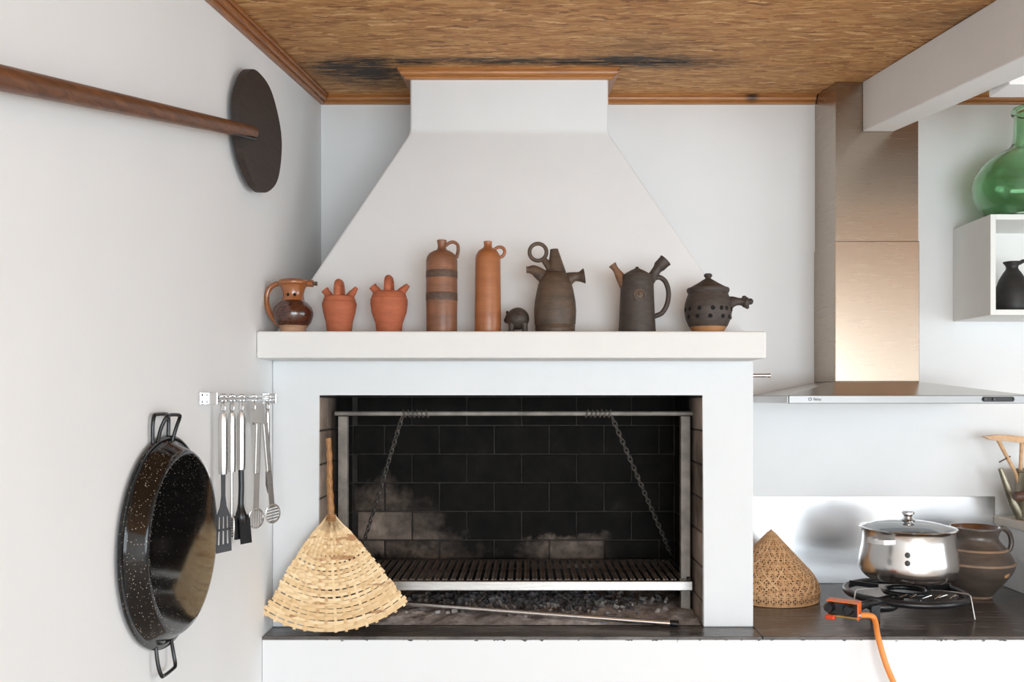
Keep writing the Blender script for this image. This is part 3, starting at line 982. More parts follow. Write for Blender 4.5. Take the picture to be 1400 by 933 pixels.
# control pod, buttons and the maker's mark
b = MB(); zm = EYE - 0.003; cx = (1364.5 - 720) / 374
pts = []
for k in range(24):
    a = 2 * math.pi * k / 24
    pts.append((cx + (0.050 if math.cos(a) > 0 else -0.050) + 0.0095 * math.cos(a), HY - 0.002, zm + 0.0095 * math.sin(a)))
b.prism(pts, (0, 0.006, 0))
pod = wpart(b, 'control_pod', M['black_plastic'], eh)
for xx, rr in ((1346, 0.006), (1358, 0.005), (1385, 0.0025)):
    b = MB(); X = (xx - 720) / 374
    b.tube([(X, HY - 0.002, zm), (X, HY - 0.007, zm)], rr, 14)
    o = b.build('button', M['print'], pod, 40)
    for v in o.data.vertices: v.co -= eh.location
b = MB(); b.torus(0.0052, 0.0011, ((1107.5 - 720) / 374, HY - 0.0005, zm), 'y', 20, 6)
wpart(b, 'mark_ring', M['print'], eh)
def text(body, size, loc, mat, parent, name='lettering', rot=(math.pi / 2, 0, 0), ext=0.0004):
    cu = bpy.data.curves.new(name, 'FONT')
    cu.body = body; cu.size = size; cu.extrude = ext; cu.align_x = 'LEFT'; cu.align_y = 'CENTER'
    t = bpy.data.objects.new(name, cu); C.objects.link(t)
    dg = bpy.context.evaluated_depsgraph_get()
    me = bpy.data.meshes.new_from_object(t.evaluated_get(dg))
    bpy.data.objects.remove(t)
    o = bpy.data.objects.new(name, me); C.objects.link(o)
    me.materials.clear(); me.materials.append(mat)
    o.parent = parent
    o.location = Vector(loc) - (parent.location if parent else Vector())
    o.rotation_euler = rot
    return o
text('Balay', 0.014, ((1112 - 720) / 374, HY - 0.0006, zm), M['print'], eh)

# ================================================================ wall cabinet and what is on it
CX0, CX1, CY, CZ0, CZ1 = 1.833, 2.70, 3.468, EYE + 0.33, EYE + 0.728
cb = empty('wall_cabinet', ((CX0 + CX1) / 2, YB, CZ0), 'white open wall cabinet holding a black jug', 'cabinet')
tk = 0.021
wpart(MB().box(CX0, CX0 + tk, CY, YB - e, CZ0, CZ1, 0.001), 'side_panel', M['white_board'], cb)
wpart(MB().box(CX1 - tk, CX1, CY, YB - e, CZ0, CZ1, 0.001), 'side_panel', M['white_board'], cb)
wpart(MB().box(CX0 + tk, CX1 - tk, CY, YB - e, CZ1 - tk, CZ1, 0.001), 'top_panel', M['white_board'], cb)
wpart(MB().box(CX0 + tk, CX1 - tk, CY, YB - e, CZ0, CZ0 + tk, 0.001), 'bottom_panel', M['white_board'], cb)
wpart(MB().box(CX0 + tk, CX1 - tk, YB - 0.012, YB - e, CZ0 + tk, CZ1 - tk), 'back_panel', M['white_board'], cb)

# demijohn
dj = empty('demijohn', (2.035, 3.545, CZ1), 'large round green glass demijohn standing on the white wall cabinet', 'bottle')
outer = [(0, 0.012), (0.08, 0.004), (0.125, 0.0), (0.150, 0.006), (0.185, 0.045), (0.208, 0.090), (0.215, 0.128), (0.211, 0.165), (0.192, 0.205), (0.160, 0.240), (0.118, 0.266), (0.084, 0.283), (0.068, 0.302), (0.063, 0.33), (0.061, 0.400), (0.061, 0.418)]
lip = [(0.066, 0.420), (0.070, 0.426), (0.071, 0.440), (0.067, 0.446), (0.058, 0.447), (0.052, 0.440)]
inner = [(0.050, 0.41), (0.052, 0.33), (0.058, 0.300), (0.078, 0.277), (0.114, 0.259), (0.155, 0.234), (0.186, 0.200), (0.204, 0.163), (0.208, 0.128), (0.201, 0.092), (0.178, 0.049), (0.145, 0.013), (0.12, 0.008), (0.08, 0.012), (0, 0.020)]
b = MB(); b.lathe(outer + lip + inner, 56); b.build('bottle_body', M['green_glass'], dj, 60)

# black jug in the cabinet
bj = empty('black_jug', (1.991, 3.60, CZ0 + tk), 'matt black pottery jug standing inside the white wall cabinet', 'jug')
pf = [(0, 0.0), (0.060, 0.0), (0.065, 0.006), (0.067, 0.03), (0.066, 0.07), (0.060, 0.105), (0.048, 0.138), (0.034, 0.163), (0.024, 0.177), (0.022, 0.186), (0.026, 0.196), (0.033, 0.204), (0.034, 0.209), (0.030, 0.209), (0.019, 0.190), (0.019, 0.175), (0, 0.17)]
b = MB(); b.lathe(pf, 40); b.build('jug_body', M['blackjug'], bj, 50)
b = MB(); b.tube(spline([(0.028, 0, 0.203), (0.050, 0, 0.212), (0.082, 0, 0.196), (0.090, 0, 0.155), (0.078, 0, 0.115), (0.058, 0, 0.098)]), 0.008, 10); b.build('handle', M['blackjug'], bj, 50)

# ================================================================ pottery on the mantel shelf
YM = 2.955
SM = F / YM
PXM = 1 / SM
BASEY = VY - (MZ1 - EYE) * SM
def pot_root(name, cx, label, cat='jug'):
    return empty(name, ((cx - VX) * PXM, YM, MZ1), label, cat)
class L:
    def __init__(self, cx): self.cx = cx
    def __call__(self, x, y, d=0.0): return Vector(((x - self.cx) * PXM, d * PXM, (BASEY - y) * PXM))
def prof(pts): return [(r * PXM, (BASEY - y) * PXM) for r, y in pts]
R_ = lambda *a: [x * PXM for x in a]
B = BASEY

# 1 glazed puzzle jug
q = L(401); t = pot_root('puzzle_jug', 401, 'glazed brown puzzle jug with dark mottled belly and tubular rim')
b = MB(); b.lathe(prof([(0, B), (17, B), (17.5, B - 2), (16.5, 449), (20, 446)]), 40); b.build('foot', M['pale'], t, 40)
b = MB(); b.lathe(prof([(20, 446), (24, 441), (26.5, 433), (27, 428), (25, 421), (20, 414.5), (15.5, 411.5)]), 48); b.build('belly', M['mottled'], t, 60)
b = MB(); b.lathe(prof([(15.5, 411.5), (14.2, 407), (14, 403), (15.5, 396), (18.5, 390), (20.5, 387), (20.5, 385), (17, 384), (14, 396), (12, 405), (0, 406)]), 40); b.build('neck', M['glaze'], t, 50)
b = MB(); b.torus(17 * PXM, 4.2 * PXM, q(401, 387), 'z', 36, 10); b.build('tubular_rim', M['glaze'], t, 60)
b = MB(); b.tube([q(414, 387), q(421, 387.5), q(428.5, 388)], R_(4.4, 4.6, 5.0), 12); sp = b.build('spout', M['glaze'], t, 50)
b = MB(); b.tube([q(428, 388), q(433.5, 388)], R_(2.6, 3.0), 10); b.build('nozzle', M['smokeclay'], sp, 50)
b = MB(); b.tube(spline([q(388, 387), q(376, 389), q(367, 397), (q(364.5, 411)), q(368, 427), q(376, 439), q(384, 446)]), 3.6 * PXM, 12); b.build('handle', M['glaze'], t, 60)
for xx in (397.5, 406.5):
    b = MB(); c = q(xx, 404.5, -13.6); b.sphere(c, 2.0 * PXM, 1.2 * PXM, 2.4 * PXM, 12, 8); b.build('opening', M['hole'], t, 60)

# 2-3 small terracotta water jugs with two spouts
def botijo(cx, ymax, rmax, ysh, ytop, yh, label, rb_, lefts, rights):
    q = L(cx); t = pot_root('water_jug', cx, label)
    b = MB()
    b.lathe(prof([(0, B), (rb_, B), (rb_ + 0.6, B - 2), (rb_ + 2.0, 442), (rmax - 1.8, 428), (rmax, ymax), (rmax - 0.2, ysh + 0.8), (rmax - 1.0, ysh), (rmax - 1.3, ysh - 1.5), (rmax - 3.2, ysh - 7), (rmax - 7, ytop + 1.6), (rmax * 0.4, ytop), (0, ytop - 0.4)]), 44)
    b.build('jug_body', M['terracotta'], t, 40)
    # strap handle arching from front to back over the top
    hw = 5.0 * PXM
    pts = [q(cx, ytop + 3, -13), q(cx, ytop - 8, -13), q(cx, yh + 3.5, -8), q(cx, yh + 2.4, 0), q(cx, yh + 3.5, 8), q(cx, ytop - 8, 13), q(cx, ytop + 3, 13)]
    b = MB(); b.tube(spline(pts, 6), [hw] * (6 * 6 + 1), 12, flat=1.0); b.build('handle', M['terracotta'], t, 50)
    for nm, S in (('filling_spout', lefts), ('drinking_spout', rights)):
        b = MB()
        path = [q(x, y) for x, y, r in S]; rr = [r * PXM for x, y, r in S]
        b.tube(path, rr, 14, cap=True)
        sp = b.build(nm, M['terracotta'], t, 50)
        d = (path[-1] - path[-2]).normalized()
        b = MB(); b.tube([path[-1] - d * 0.001, path[-1] + d * 0.0006], rr[-1] * 0.72, 12); b.build('mouth', M['hole'], sp)
botijo(464, 418, 23.3, 413.5, 403.5, 384.5, 'small terracotta two-spouted jug beside the glazed brown jug', 16,
       [(452, 409, 6), (448, 402, 5.2), (446, 399, 4.8), (444, 396.5, 5.6)], [(476, 409, 6), (481, 402, 5.2), (485, 397, 3.6), (487.5, 393.5, 2.6)])
botijo(532, 416, 25.3, 408.5, 397.5, 379, 'larger terracotta two-spouted jug beside the banded stoneware bottle', 16.5,
       [(519, 404, 7), (514, 397, 5.6), (511.5, 394, 5.0), (509.5, 391.5, 5.8)], [(545, 404, 7), (551, 397, 5.4), (555, 393, 4.2), (558, 390, 3.2)])

# 4-5 stoneware bottles
q = L(604); t = pot_root('stoneware_bottle', 604, 'tall brown stoneware bottle with dark bands and large loop handle', 'bottle')
b = MB(); b.lathe(prof([(0, B), (20.5, B), (21, B - 2), (21, 430), (21.3, 412)]), 44); b.build('lower_body', M['stoneware'], t, 40)
b = MB(); b.lathe(prof([(21.3, 412), (21.6, 411), (21.6, 402), (21.3, 401)]), 44); b.build('slip_band', M['band'], t, 40)
b = MB(); b.lathe(prof([(21.3, 401), (21.3, 381)]), 44); b.build('middle_body', M['stoneware'], t, 40)
b = MB(); b.lathe(prof([(21.3, 381), (21.6, 380), (21.6, 372), (21.3, 371)]), 44); b.build('slip_band', M['band'], t, 40)
b = MB(); b.lathe(prof([(21.3, 371), (21.3, 357), (20.3, 352), (17.5, 347.5), (12, 344), (7, 342), (5.6, 339), (5.6, 334), (6.6, 331), (6.8, 329.2), (6, 328.5), (4, 328.8), (4, 336), (0, 337)]), 44); b.build('shoulder', M['stoneware'], t, 40)
b = MB(); b.tube(spline([q(609, 336.5), q(614, 332.5), q(620, 331.2), q(625.5, 335), q(626.3, 343), q(624, 353)]), 2.3 * PXM, 10); b.build('handle', M['stoneware'], t, 60)
q = L(667); t = pot_root('stoneware_bottle', 667, 'slim orange stoneware bottle with small ring handle, without bands', 'bottle')
b = MB(); b.lathe(prof([(0, B), (17.5, B), (18, B - 2), (18, 430), (17.6, 400), (17.2, 355), (16.2, 349), (13, 343.5), (8, 340), (6, 338.4), (5.4, 336), (5.6, 332), (6, 330.8), (5, 330.2), (3.6, 331), (3.6, 336), (0, 337)]), 44)
b.build('bottle_body', M['stoneware_o'], t, 40)
b = MB(); b.tube(spline([q(676, 341), q(682, 338), q(688, 339.5), q(690, 345), q(687.5, 350), q(682.5, 352.5)]), 2.2 * PXM, 10); b.build('handle', M['stoneware_o'], t, 60)

# 6 little animal figure, seen from behind
q = L(708); t = pot_root('animal_figurine', 708, 'small round dark clay pig figurine on stubby legs', 'figurine')
b = MB()
b.sphere(q(708, 436), 15.6 * PXM, 19 * PXM, 15.2 * PXM, 28, 18)
for xx in (700, 717):
    for dd in (-9, 10):
        b.tube([q(xx, 443, dd), q(xx - (1 if xx < 708 else -1), B, dd)], R_(4.6, 3.4), 10)
b.sphere(q(697, 434, 17), 7 * PXM, 7 * PXM, 7 * PXM, 16, 10)
b.tube([q(695, 435, 20), q(692, 436, 27)], R_(4.5, 4.2), 12)
b.build('body', M['darkclay'], t, 60)
b = MB(); b.tube([q(696, 431, 12), q(692.5, 424.5, 12)], R_(3.4, 1.6), 8); b.build('ear', M['darkclay'], t, 60)
b = MB(); b.tube(spline([q(708, 431, -18), q(710, 433, -20.5), q(708, 437, -20.3), q(706.5, 433.5, -20.5)], 5), 1.0 * PXM, 6); b.build('tail', M['darkclay'], t, 60)

# 7 dark jug with ring handle
q = L(759); t = pot_root('ring_handled_jug', 759, 'dark smoked clay jug with ring handle and several spouts')
b = MB(); b.lathe(prof([(0, B), (26.5, B), (27, 451.5), (27.5, 450), (26.7, 448.5), (27.6, 447), (26.9, 445.5), (28, 443), (28.6, 432), (28.8, 424), (27.8, 412), (25.6, 400), (23, 389), (20, 380), (14, 373), (7, 370), (0, 369)]), 48)
b.build('jug_body', M['smokeclay'], t, 30)
b = MB(); b.torus(11.6 * PXM, 2.7 * PXM, q(735.5, 345), 'y', 36, 10); b.tube([q(743, 355), q(751, 364), q(756, 372)], R_(4, 6, 9), 12); b.build('ring_handle', M['smokeclay'], t, 50)
b = MB(); b.tube([q(762, 384), q(760, 366), q(758.5, 350), q(757.8, 344), q(757.6, 341)], R_(15, 11.5, 7.4, 6.0, 5.4), 18); b.build('vertical_spout', M['smokeclay'], t, 50)
b = MB(); b.tube(spline([q(752, 386), q(741, 377), q(731, 370), q(724, 369), q(719.5, 369)], 4), R_(*([11, 10.5, 10, 9.5, 9, 8.5, 8, 7.5, 7, 6.6, 6.2, 5.6, 5, 4.6, 4.4, 4.6, 5.0])), 14); b.build('side_spout', M['smokeclay'], t, 50)
b = MB(); b.tube(spline([q(764, 392), q(775, 383), q(784, 379), q(792, 378.5), q(799, 377.5)], 4), R_(*([12, 11.6, 11, 10.5, 10, 9.2, 8.4, 7.6, 6.8, 6.4, 6.2, 6.4, 6.8, 7.8, 8.8, 9.8, 10.6])), 14); sp = b.build('filling_spout', M['smokeclay'], t, 50)

# 8 dark clay coffee jug
q = L(871); t = pot_root('lidded_jug', 871, 'dark clay lidded jug with trumpet spout, medallion and big handle')
b = MB(); b.lathe(prof([(0, B), (25, B), (25.6, 452), (25.2, 449), (24.6, 440), (23, 405), (22.2, 380), (21, 376.5), (17, 375)]), 48); b.build('jug_body', M['darkclay'], t, 35)
b = MB(); b.lathe(prof([(18, 376), (17, 374.6), (9, 370), (3.2, 367.4), (2.4, 366.5), (1.6, 365), (0, 364.6)]), 36); b.build('lid', M['darkclay'], t, 40)
b = MB(); b.tube(spline([q(857, 392), q(849, 380), q(843, 370.5), q(837, 362)], 5), R_(*lerp(9.5, 5.0, 10), 4.6, 4.4, 4.4, 4.7, 5.2, 5.8), 14); b.build('spout', M['spoutclay'], t, 50)
b = MB(); b.tube([q(884, 388), q(893, 377), q(898, 369), q(900.5, 366), q(901, 365), q(908, 358), q(910, 356)], R_(9, 6.6, 6.2, 7.4, 8.2, 8.6, 9.4), 14); b.build('filling_spout', M['darkclay'], t, 50)
b = MB(); b.tube(spline([q(893, 381), q(902, 379.5), q(910, 386), q(914, 400), q(912, 416), q(905, 428), q(894, 433)]), 3.4 * PXM, 12); b.build('handle', M['darkclay'], t, 60)
b = MB(); b.torus(7 * PXM, 1.2 * PXM, q(871.5, 406, -22.6), 'y', 28, 6); b.sphere(q(871.5, 406, -22), 6.2 * PXM, 1.6 * PXM, 6.2 * PXM, 18, 10); b.sphere(q(871.5, 405, -23.4), 2.2 * PXM, 1.4 * PXM, 2.2 * PXM, 10, 6); b.build('medallion', M['smokeclay'], t, 50)

# 9 pierced pot
q = L(968); t = pot_root('pierced_pot', 968, 'round dark clay pot with pierced holes, conical lid and figured handle', 'pot')
b = MB(); b.lathe(prof([(0, B), (20.5, B), (21, B - 1.5), (25.2, 447.5)]), 44); b.build('foot', M['tanclay'], t, 40)
b = MB(); b.lathe(prof([(25.2, 447.5), (26.5, 445.6), (30.5, 436), (32.2, 426), (31.6, 417), (29.4, 408.5), (27.4, 403.5), (27, 401.5), (28.4, 399.5), (29, 397), (28, 394.5), (25, 394)]), 52); b.build('pot_body', M['darkclay'], t, 40)
b = MB(); b.lathe(prof([(25, 394.5), (24.5, 393.4), (14, 387.5), (7, 383), (4.4, 381.5), (3.6, 380.6), (4.4, 379.4), (5.6, 378), (5.6, 376), (4.2, 374.4), (0, 374)]), 40); b.build('lid', M['darkclay'], t, 40)
b = MB(); b.tube(spline([q(994, 416), q(1001, 413), q(1008, 412.5), q(1015, 413), q(1019, 413.5)], 4), R_(*lerp(10.5, 5.4, 9), 5.2, 5.1, 5.2, 5.6, 6.2, 7, 7.6, 7.4), 12)
b.sphere(q(1019, 413.5), 6.4 * PXM, 6.4 * PXM, 7.6 * PXM, 14, 10).sphere(q(1025.5, 412.5), 4.6 * PXM, 4.6 * PXM, 4.4 * PXM, 12, 8).sphere(q(1017, 407.5, -2), 3.4 * PXM, 3 * PXM, 3.0 * PXM, 10, 6).sphere(q(1021, 420, -2), 3.0 * PXM, 3 * PXM, 3.0 * PXM, 10, 6)
b.build('handle', M['darkclay'], t, 60)
def rr_at(y): return 32.2 if 422 < y < 430 else (30.8 if y > 430 else 31.6)
for y, angs in ((424, (-62, -34, -2, 20, 36, 60, -85, 85)), (434.5, (-70, -40, -8, 26, 52, 80))):
    for a in angs:
        a = math.radians(a + 2); R = rr_at(y)
        c = q(968 + R * math.sin(a), y, -R * math.cos(a))
        b = MB(); b.sphere(c, 3.0 * PXM, 0.9 * PXM, 3.1 * PXM, 14, 8, Matrix.Rotation(a, 4, 'Z')); b.build('hole', M['hole'], t, 60)

# ================================================================ left wall: bread peel
pl = empty('bread_peel', (-0.845, 2.75, EYE + 0.84), 'long dark wooden bread peel hung slanting along the left wall', 'bread peel')
A0, A1 = Vector((-0.846, 0.95, EYE + 0.407)), Vector((-0.818, 2.62, EYE + 0.795))
n = 24
path = [A0 + (A1 - A0) * k / n for k in range(n + 1)]
rad = [0.0215 - 0.002 * k / n if k < n else 0.0185 for k in range(n + 1)]
b = MB(); b.tube(path, rad, 16); hd = wpart(b, 'handle', M['peel_handle'], pl, 50)
dirv = (A1 - A0).normalized()
b = MB()
cD = Vector((-0.846, 2.765, EYE + 0.838))
ang = math.atan2(0.024, 0.42)
pts = []
rim = random.Random(2)
for k in range(64):
    a = 2 * math.pi * k / 64
    rr = 1 + 0.012 * math.sin(3 * a + 1) + 0.010 * math.sin(7 * a)
    dy, dz = 0.188 * rr * math.cos(a), 0.184 * rr * math.sin(a)
    pts.append(cD + Vector((dy * math.tan(ang), dy, dz)) + Vector((0.011, 0, 0)))
b.prism(pts, (-0.022, 0, 0))
bmesh.ops.bevel(b.bm, geom=[ed for ed in b.bm.edges if len(ed.link_faces) == 2 and max(len(f.verts) for f in ed.link_faces) > 10], offset=0.004, segments=2, affect='EDGES')
wpart(b, 'blade', M['peel_disc'], pl, 40)
b = MB()
b.tube([A1 - dirv * 0.20 + Vector((0.006, 0, -0.017)), A1 - dirv * 0.01 + Vector((0.008, 0, -0.020))], [0.003, 0.0075], 8)
wpart(b, 'socket_strap', M['black_iron'], pl, 40)

# ================================================================ left wall: paella pan
pn = empty('paella_pan', (XL, 2.13, EYE - 0.598), 'black speckled enamel paella pan hung base outwards on the left wall', 'pan')
cP = Vector((0, 0, 0.598 - 0.346))
Rm = Matrix.Rotation(math.radians(90), 4, 'Y')   # lathe axis along +x
b = MB()
pf = [(0.252, 0.006), (0.256, 0.009), (0.256, 0.013), (0.251, 0.016), (0.244, 0.016), (0.236, 0.022), (0.222, 0.050), (0.216, 0.056), (0.205, 0.058), (0.0, 0.0585)]
pf_in = [(0.0, 0.055), (0.203, 0.054), (0.214, 0.049), (0.240, 0.008), (0.252, 0.006)]
b.lathe(pf_in[:-1] + pf, 72, cP, Rm)
bd = b.build('pan_body', M['enamel'], pn, 35)
def loop(w, h, x0, x1, zb, sgn, r=0.0042, y0=0.0, lean=0.0):
    pts = [(x0, y0 - w, zb), (x0 + (x1 - x0) * .5, y0 - w * 1.05, zb + sgn * h * 0.55), (x1, y0 - w * 0.95 + lean, zb + sgn * h * 0.92), (x1, y0 - w * 0.6 + lean, zb + sgn * h), (x1, y0 + w * 0.6 + lean, zb + sgn * h), (x1, y0 + w * 0.95 + lean, zb + sgn * h * 0.92), (x0 + (x1 - x0) * .5, y0 + w * 1.05, zb + sgn * h * 0.55), (x0, y0 + w, zb)]
    return MB().tube(spline(pts, 6), r, 10)
zt_ = 0.252 + 0.25; zb_ = 0.252 - 0.25
loop(0.043, 0.066, 0.014, 0.034, zt_ - 0.010, 1, 0.0045, -0.022).build('handle', M['wire'], pn, 60)
loop(0.043, 0.068, 0.010, 0.012, zt_ - 0.010, 1, 0.0045, -0.038).build('handle', M['wire'], pn, 60)
loop(0.043, 0.072, 0.014, 0.026, zb_ + 0.012, -1, 0.0045, -0.03).build('handle', M['wire'], pn, 60)

# ================================================================ left wall: utensil rail and barbecue tools
RYa, RYb, RZ, RXx = 2.405, 2.956, EYE + 0.000, XL + 0.034
ur = empty('utensil_rail', (XL, 2.68, RZ - 0.02), 'chrome utensil rail with screw brackets on the left wall', 'utensil rail')
for Y in (RYa - 0.008, RYb + 0.004):
    b = MB(); b.box(XL + e, XL + 0.006, Y - 0.036, Y + 0.018, RZ - 0.018, RZ + 0.018, 0.002)
    b.box(XL + 0.004, XL + 0.040, Y - 0.004, Y + 0.004, RZ - 0.017, RZ + 0.017, 0.002)
    br = wpart(b, 'bracket', M['chrome'], ur)
    for dz in (-0.009, 0.009):
        b = MB(); b.tube([(XL + 0.005, Y - 0.021, RZ + dz), (XL + 0.0075, Y - 0.021, RZ + dz)], 0.0042, 12)
        s_ = b.build('screw', M['black_plastic'], br, 40)
        for v in s_.data.vertices: v.co -= ur.location
for dz in (-0.006, 0.006):
    b = MB(); b.tube([(RXx, RYa, RZ + dz), (RXx, RYb, RZ + dz)], 0.0042, 10); wpart(b, 'rod', M['chrome'], ur, 50)
hooks = (2.453, 2.526, 2.609, 2.727, 2.875)
for Y in hooks:
    b = MB()
    pts = [Vector((RXx, Y, RZ)) + Vector(p) for p in [(0, 0, 0.012), (-0.011, 0, 0.004), (-0.011, 0, -0.008), (0, 0, -0.014), (0.006, 0, -0.024), (0.004, 0, -0.036), (-0.006, 0, -0.034)]]
    b.tube([Vector((RXx + 0.010, Y, RZ + 0.004))] + spline(pts, 5), 0.0022, 8)
    b.torus(0.0115, 0.0022, (RXx, Y, RZ), 'y', 20, 6)
    wpart(b, 'hook', M['chrome'], ur, 60)

class Plane:
    """flat tool hung from a hook: u = width, v = down from the hook, w = towards the room"""
    def __init__(self, Y, th, tilt=0.0, dx=0.0, dz=-0.012):
        self.o = Vector((RXx + dx, Y, RZ + dz)); t_ = math.radians(th)
        self.u = Vector((math.sin(t_), math.cos(t_), 0)); self.w = Vector((math.cos(t_), -math.sin(t_), 0))
        self.tl = math.radians(tilt)
    def __call__(self, u, v, w=0.0):
        u2 = u * math.cos(self.tl) + v * math.sin(self.tl); v2 = v * math.cos(self.tl) - u * math.sin(self.tl)
        return self.o + self.u * u2 - Vector((0, 0, v2)) + self.w * w
def plate(mb, P, pts, th=0.002, w=0.0):
    mb.prism([P(u, v, w) for u, v in pts], P.w * th)
def tool(name, P, label):
    return empty(name, P(0, 0.40).to_tuple(), label, 'utensil', 'barbecue tools on the rail')
def tool_handle(t, P, v0, v1, r=0.0125, name='handle', u=0.0):
    b = MB(); m = 9
    b.tube([P(u, v0 + (v1 - v0) * k / m) for k in range(m + 1)], [r * 0.75] + [r] * (m - 1) + [r * 0.9], 14)
    return wpart(b, name, M['satin'], t, 50)
def eyelet(t, P, u=0.0):
    b = MB(); ring = [P(u + 0.007 * math.sin(a), 0.016 - 0.016 * math.cos(a)) for a in [2 * math.pi * k / 18 for k in range(18)]]
    b.tube(ring, 0.0020, 6, closed=True); wpart(b, 'hanging_loop', M['chrome'], t, 60)
# spatula
P = Plane(2.453, 25); t = tool('spatula', P, 'slotted grey spatula with steel handle hanging next to the pan')
eyelet(t, P); tool_handle(t, P, 0.030, 0.200)
b = MB(); w0 = 0.0075
plate(b, P, [(-w0, 0.198), (w0, 0.198), (w0 * 0.9, 0.26), (w0 + 0.004, 0.29), (-w0 - 0.004, 0.29), (-w0 * 0.9, 0.26)], 0.003)
hw = 0.030
plate(b, P, [(-w0 - 0.004, 0.29), (w0 + 0.004, 0.29), (hw * 0.85, 0.318), (-hw * 0.85, 0.318)], 0.003)
for i in range(4):
    u = -hw + i * (2 * hw - 0.008) / 3
    uu = u * 0.85
    plate(b, P, [(uu, 0.318), (uu + 0.0085, 0.318), (u + 0.008, 0.398), (u, 0.398)], 0.003)
plate(b, P, [(-hw, 0.396), (hw, 0.396), (hw * 1.02, 0.418), (-hw * 1.02, 0.418)], 0.003)
plate(b, P, [(-hw * 0.93, 0.352), (hw * 0.93, 0.352), (hw * 0.93, 0.358), (-hw * 0.93, 0.358)], 0.003)
wpart(b, 'slotted_head', M['grey_nylon'], t)
# fork
P = Plane(2.526, 25); t = tool('meat_fork', P, 'slender steel meat fork with two prongs hanging beside the spatula')
eyelet(t, P); tool_handle(t, P, 0.030, 0.200, 0.0112)
b = MB(); b.tube([P(0, 0.198), P(0, 0.33)], [0.004, 0.003], 8)
for s in (-1, 1): b.tube(spline([P(0, 0.325), P(s * 0.008, 0.335), P(s * 0.009, 0.36), P(s * 0.008, 0.40)], 4), [0.003] * 10 + [0.002, 0.0015, 0.001], 8)
wpart(b, 'prongs', M['satin'], t, 50)
# cleaning brush
P = Plane(2.609, 28); t = tool('grill_brush', P, 'black grill brush with scraper plate and steel handle hanging beside the tongs')
eyelet(t, P); tool_handle(t, P, 0.030, 0.200)
b = MB(); b.tube(spline([P(0, 0.198), P(0.001, 0.25), P(-0.001, 0.30), P(0.0, 0.335), P(0.004, 0.36)], 4), [0.0085] * 9 + [0.010, 0.012, 0.015, 0.017, 0.018, 0.018, 0.017, 0.016], 10, flat=1.0)
wpart(b, 'neck', M['black_plastic'], t, 50)
b = MB(); plate(b, P, [(-0.026, 0.335), (0.026, 0.335), (0.028, 0.405), (-0.026, 0.405)], 0.010, -0.004)
wpart(b, 'brush_head', M['black_plastic'], t)
b = MB(); plate(b, P, [(-0.018, 0.345), (0.024, 0.345), (0.032, 0.420), (-0.012, 0.420)], 0.002, 0.010)
wpart(b, 'scraper_plate', M['black_iron'], t)
b = MB()
for i in range(5):
    for j in range(8):
        p_ = P(-0.022 + 0.010 * i, 0.340 + 0.008 * j, -0.004); b.tube([p_, p_ - P.w * 0.016 - P.u * 0.004], 0.0018, 5)
wpart(b, 'bristles', M['grey_nylon'], t)
# tongs
P = Plane(2.76, 32, dz=-0.012, dx=0.004); t = tool('tongs', P, 'steel barbecue tongs with slotted round ends hanging from their bend')
b = MB()
pts = spline([P(-0.020, 0.075, 0.001), P(-0.021, 0.03, 0.001), P(-0.016, 0.008, 0.001), P(0.0, 0.0, 0.001), P(0.020, 0.008, 0.001), P(0.028, 0.03, 0.001), P(0.030, 0.075, 0.001)], 5)
plate(b, P, [(-0.022, 0.07), (-0.022, 0.012), (-0.014, 0.002), (0.016, 0.002), (0.026, 0.012), (0.030, 0.07), (0.018, 0.07), (-0.010, 0.07)], 0.002, -0.001)
wpart(b, 'spring_bend', M['satin'], t)
for nm, P2, L0, endr in (('left', Plane(2.742, 32, -2, dx=0.012, dz=-0.012), 0.225, 0.030), ('right', Plane(2.802, 32, 6, dx=0.008, dz=-0.012), 0.225, 0.030)):
    b = MB(); b.box(-0.010, 0.010, -0.004, 0.006, -L0, -0.064, 0.003)
    Mx = Matrix((( P2.u.x, -P2.w.x, 0, 0), (P2.u.y, -P2.w.y, 0, 0), (0, 0, 1, 0), (0, 0, 0, 1)))
    rot = Matrix.Rotation(-P2.tl, 4, 'Y')
    bmesh.ops.transform(b.bm, matrix=Matrix.Translation(P2.o) @ Mx @ rot, verts=b.bm.verts)
    arm = wpart(b, 'grip', M['satin'], t)
    b = MB()
    plate(b, P2, [(-0.010, L0 - 0.005), (0.010, L0 - 0.005), (0.0105, 0.34), (-0.0105, 0.34)], 0.002)
    wpart(b, 'arm', M['steel'], t)
    b = MB()
    c0 = 0.362
    # round end pierced by slots: bars clipped to the circle, inside a rim
    for i in range(6):
        vv = c0 - 0.024 + i * 0.0092
        hwid = math.sqrt(max(0.00004, endr ** 2 - (vv + 0.0025 - c0) ** 2))
        if nm == 'right':
            plate(b, P2, [(-hwid, vv), (hwid, vv), (hwid, vv + 0.0048), (-hwid, vv + 0.0048)], 0.002)
        else:
            plate(b, P2, [(vv - c0 - 0.0, c0 - hwid), (vv - c0 + 0.0048, c0 - hwid), (vv - c0 + 0.0048, c0 + hwid), (vv - c0, c0 + hwid)], 0.002)
    b.tube([P2(endr * math.cos(a), c0 + endr * math.sin(a), 0.001) for a in [2 * math.pi * k / 28 for k in range(28)]], 0.0025, 6, closed=True)
    wpart(b, 'slotted_end', M['satin'], t, 40)
# slim knife behind the tongs
P = Plane(2.875, 30); t = tool('knife', P, 'slim steel-handled knife hanging behind the tongs')
eyelet(t, P); tool_handle(t, P, 0.030, 0.170, 0.008)
b = MB(); plate(b, P, [(-0.008, 0.168), (0.008, 0.168), (0.010, 0.26), (0.0, 0.30), (-0.009, 0.27)], 0.0015); wpart(b, 'blade', M['steel'], t)

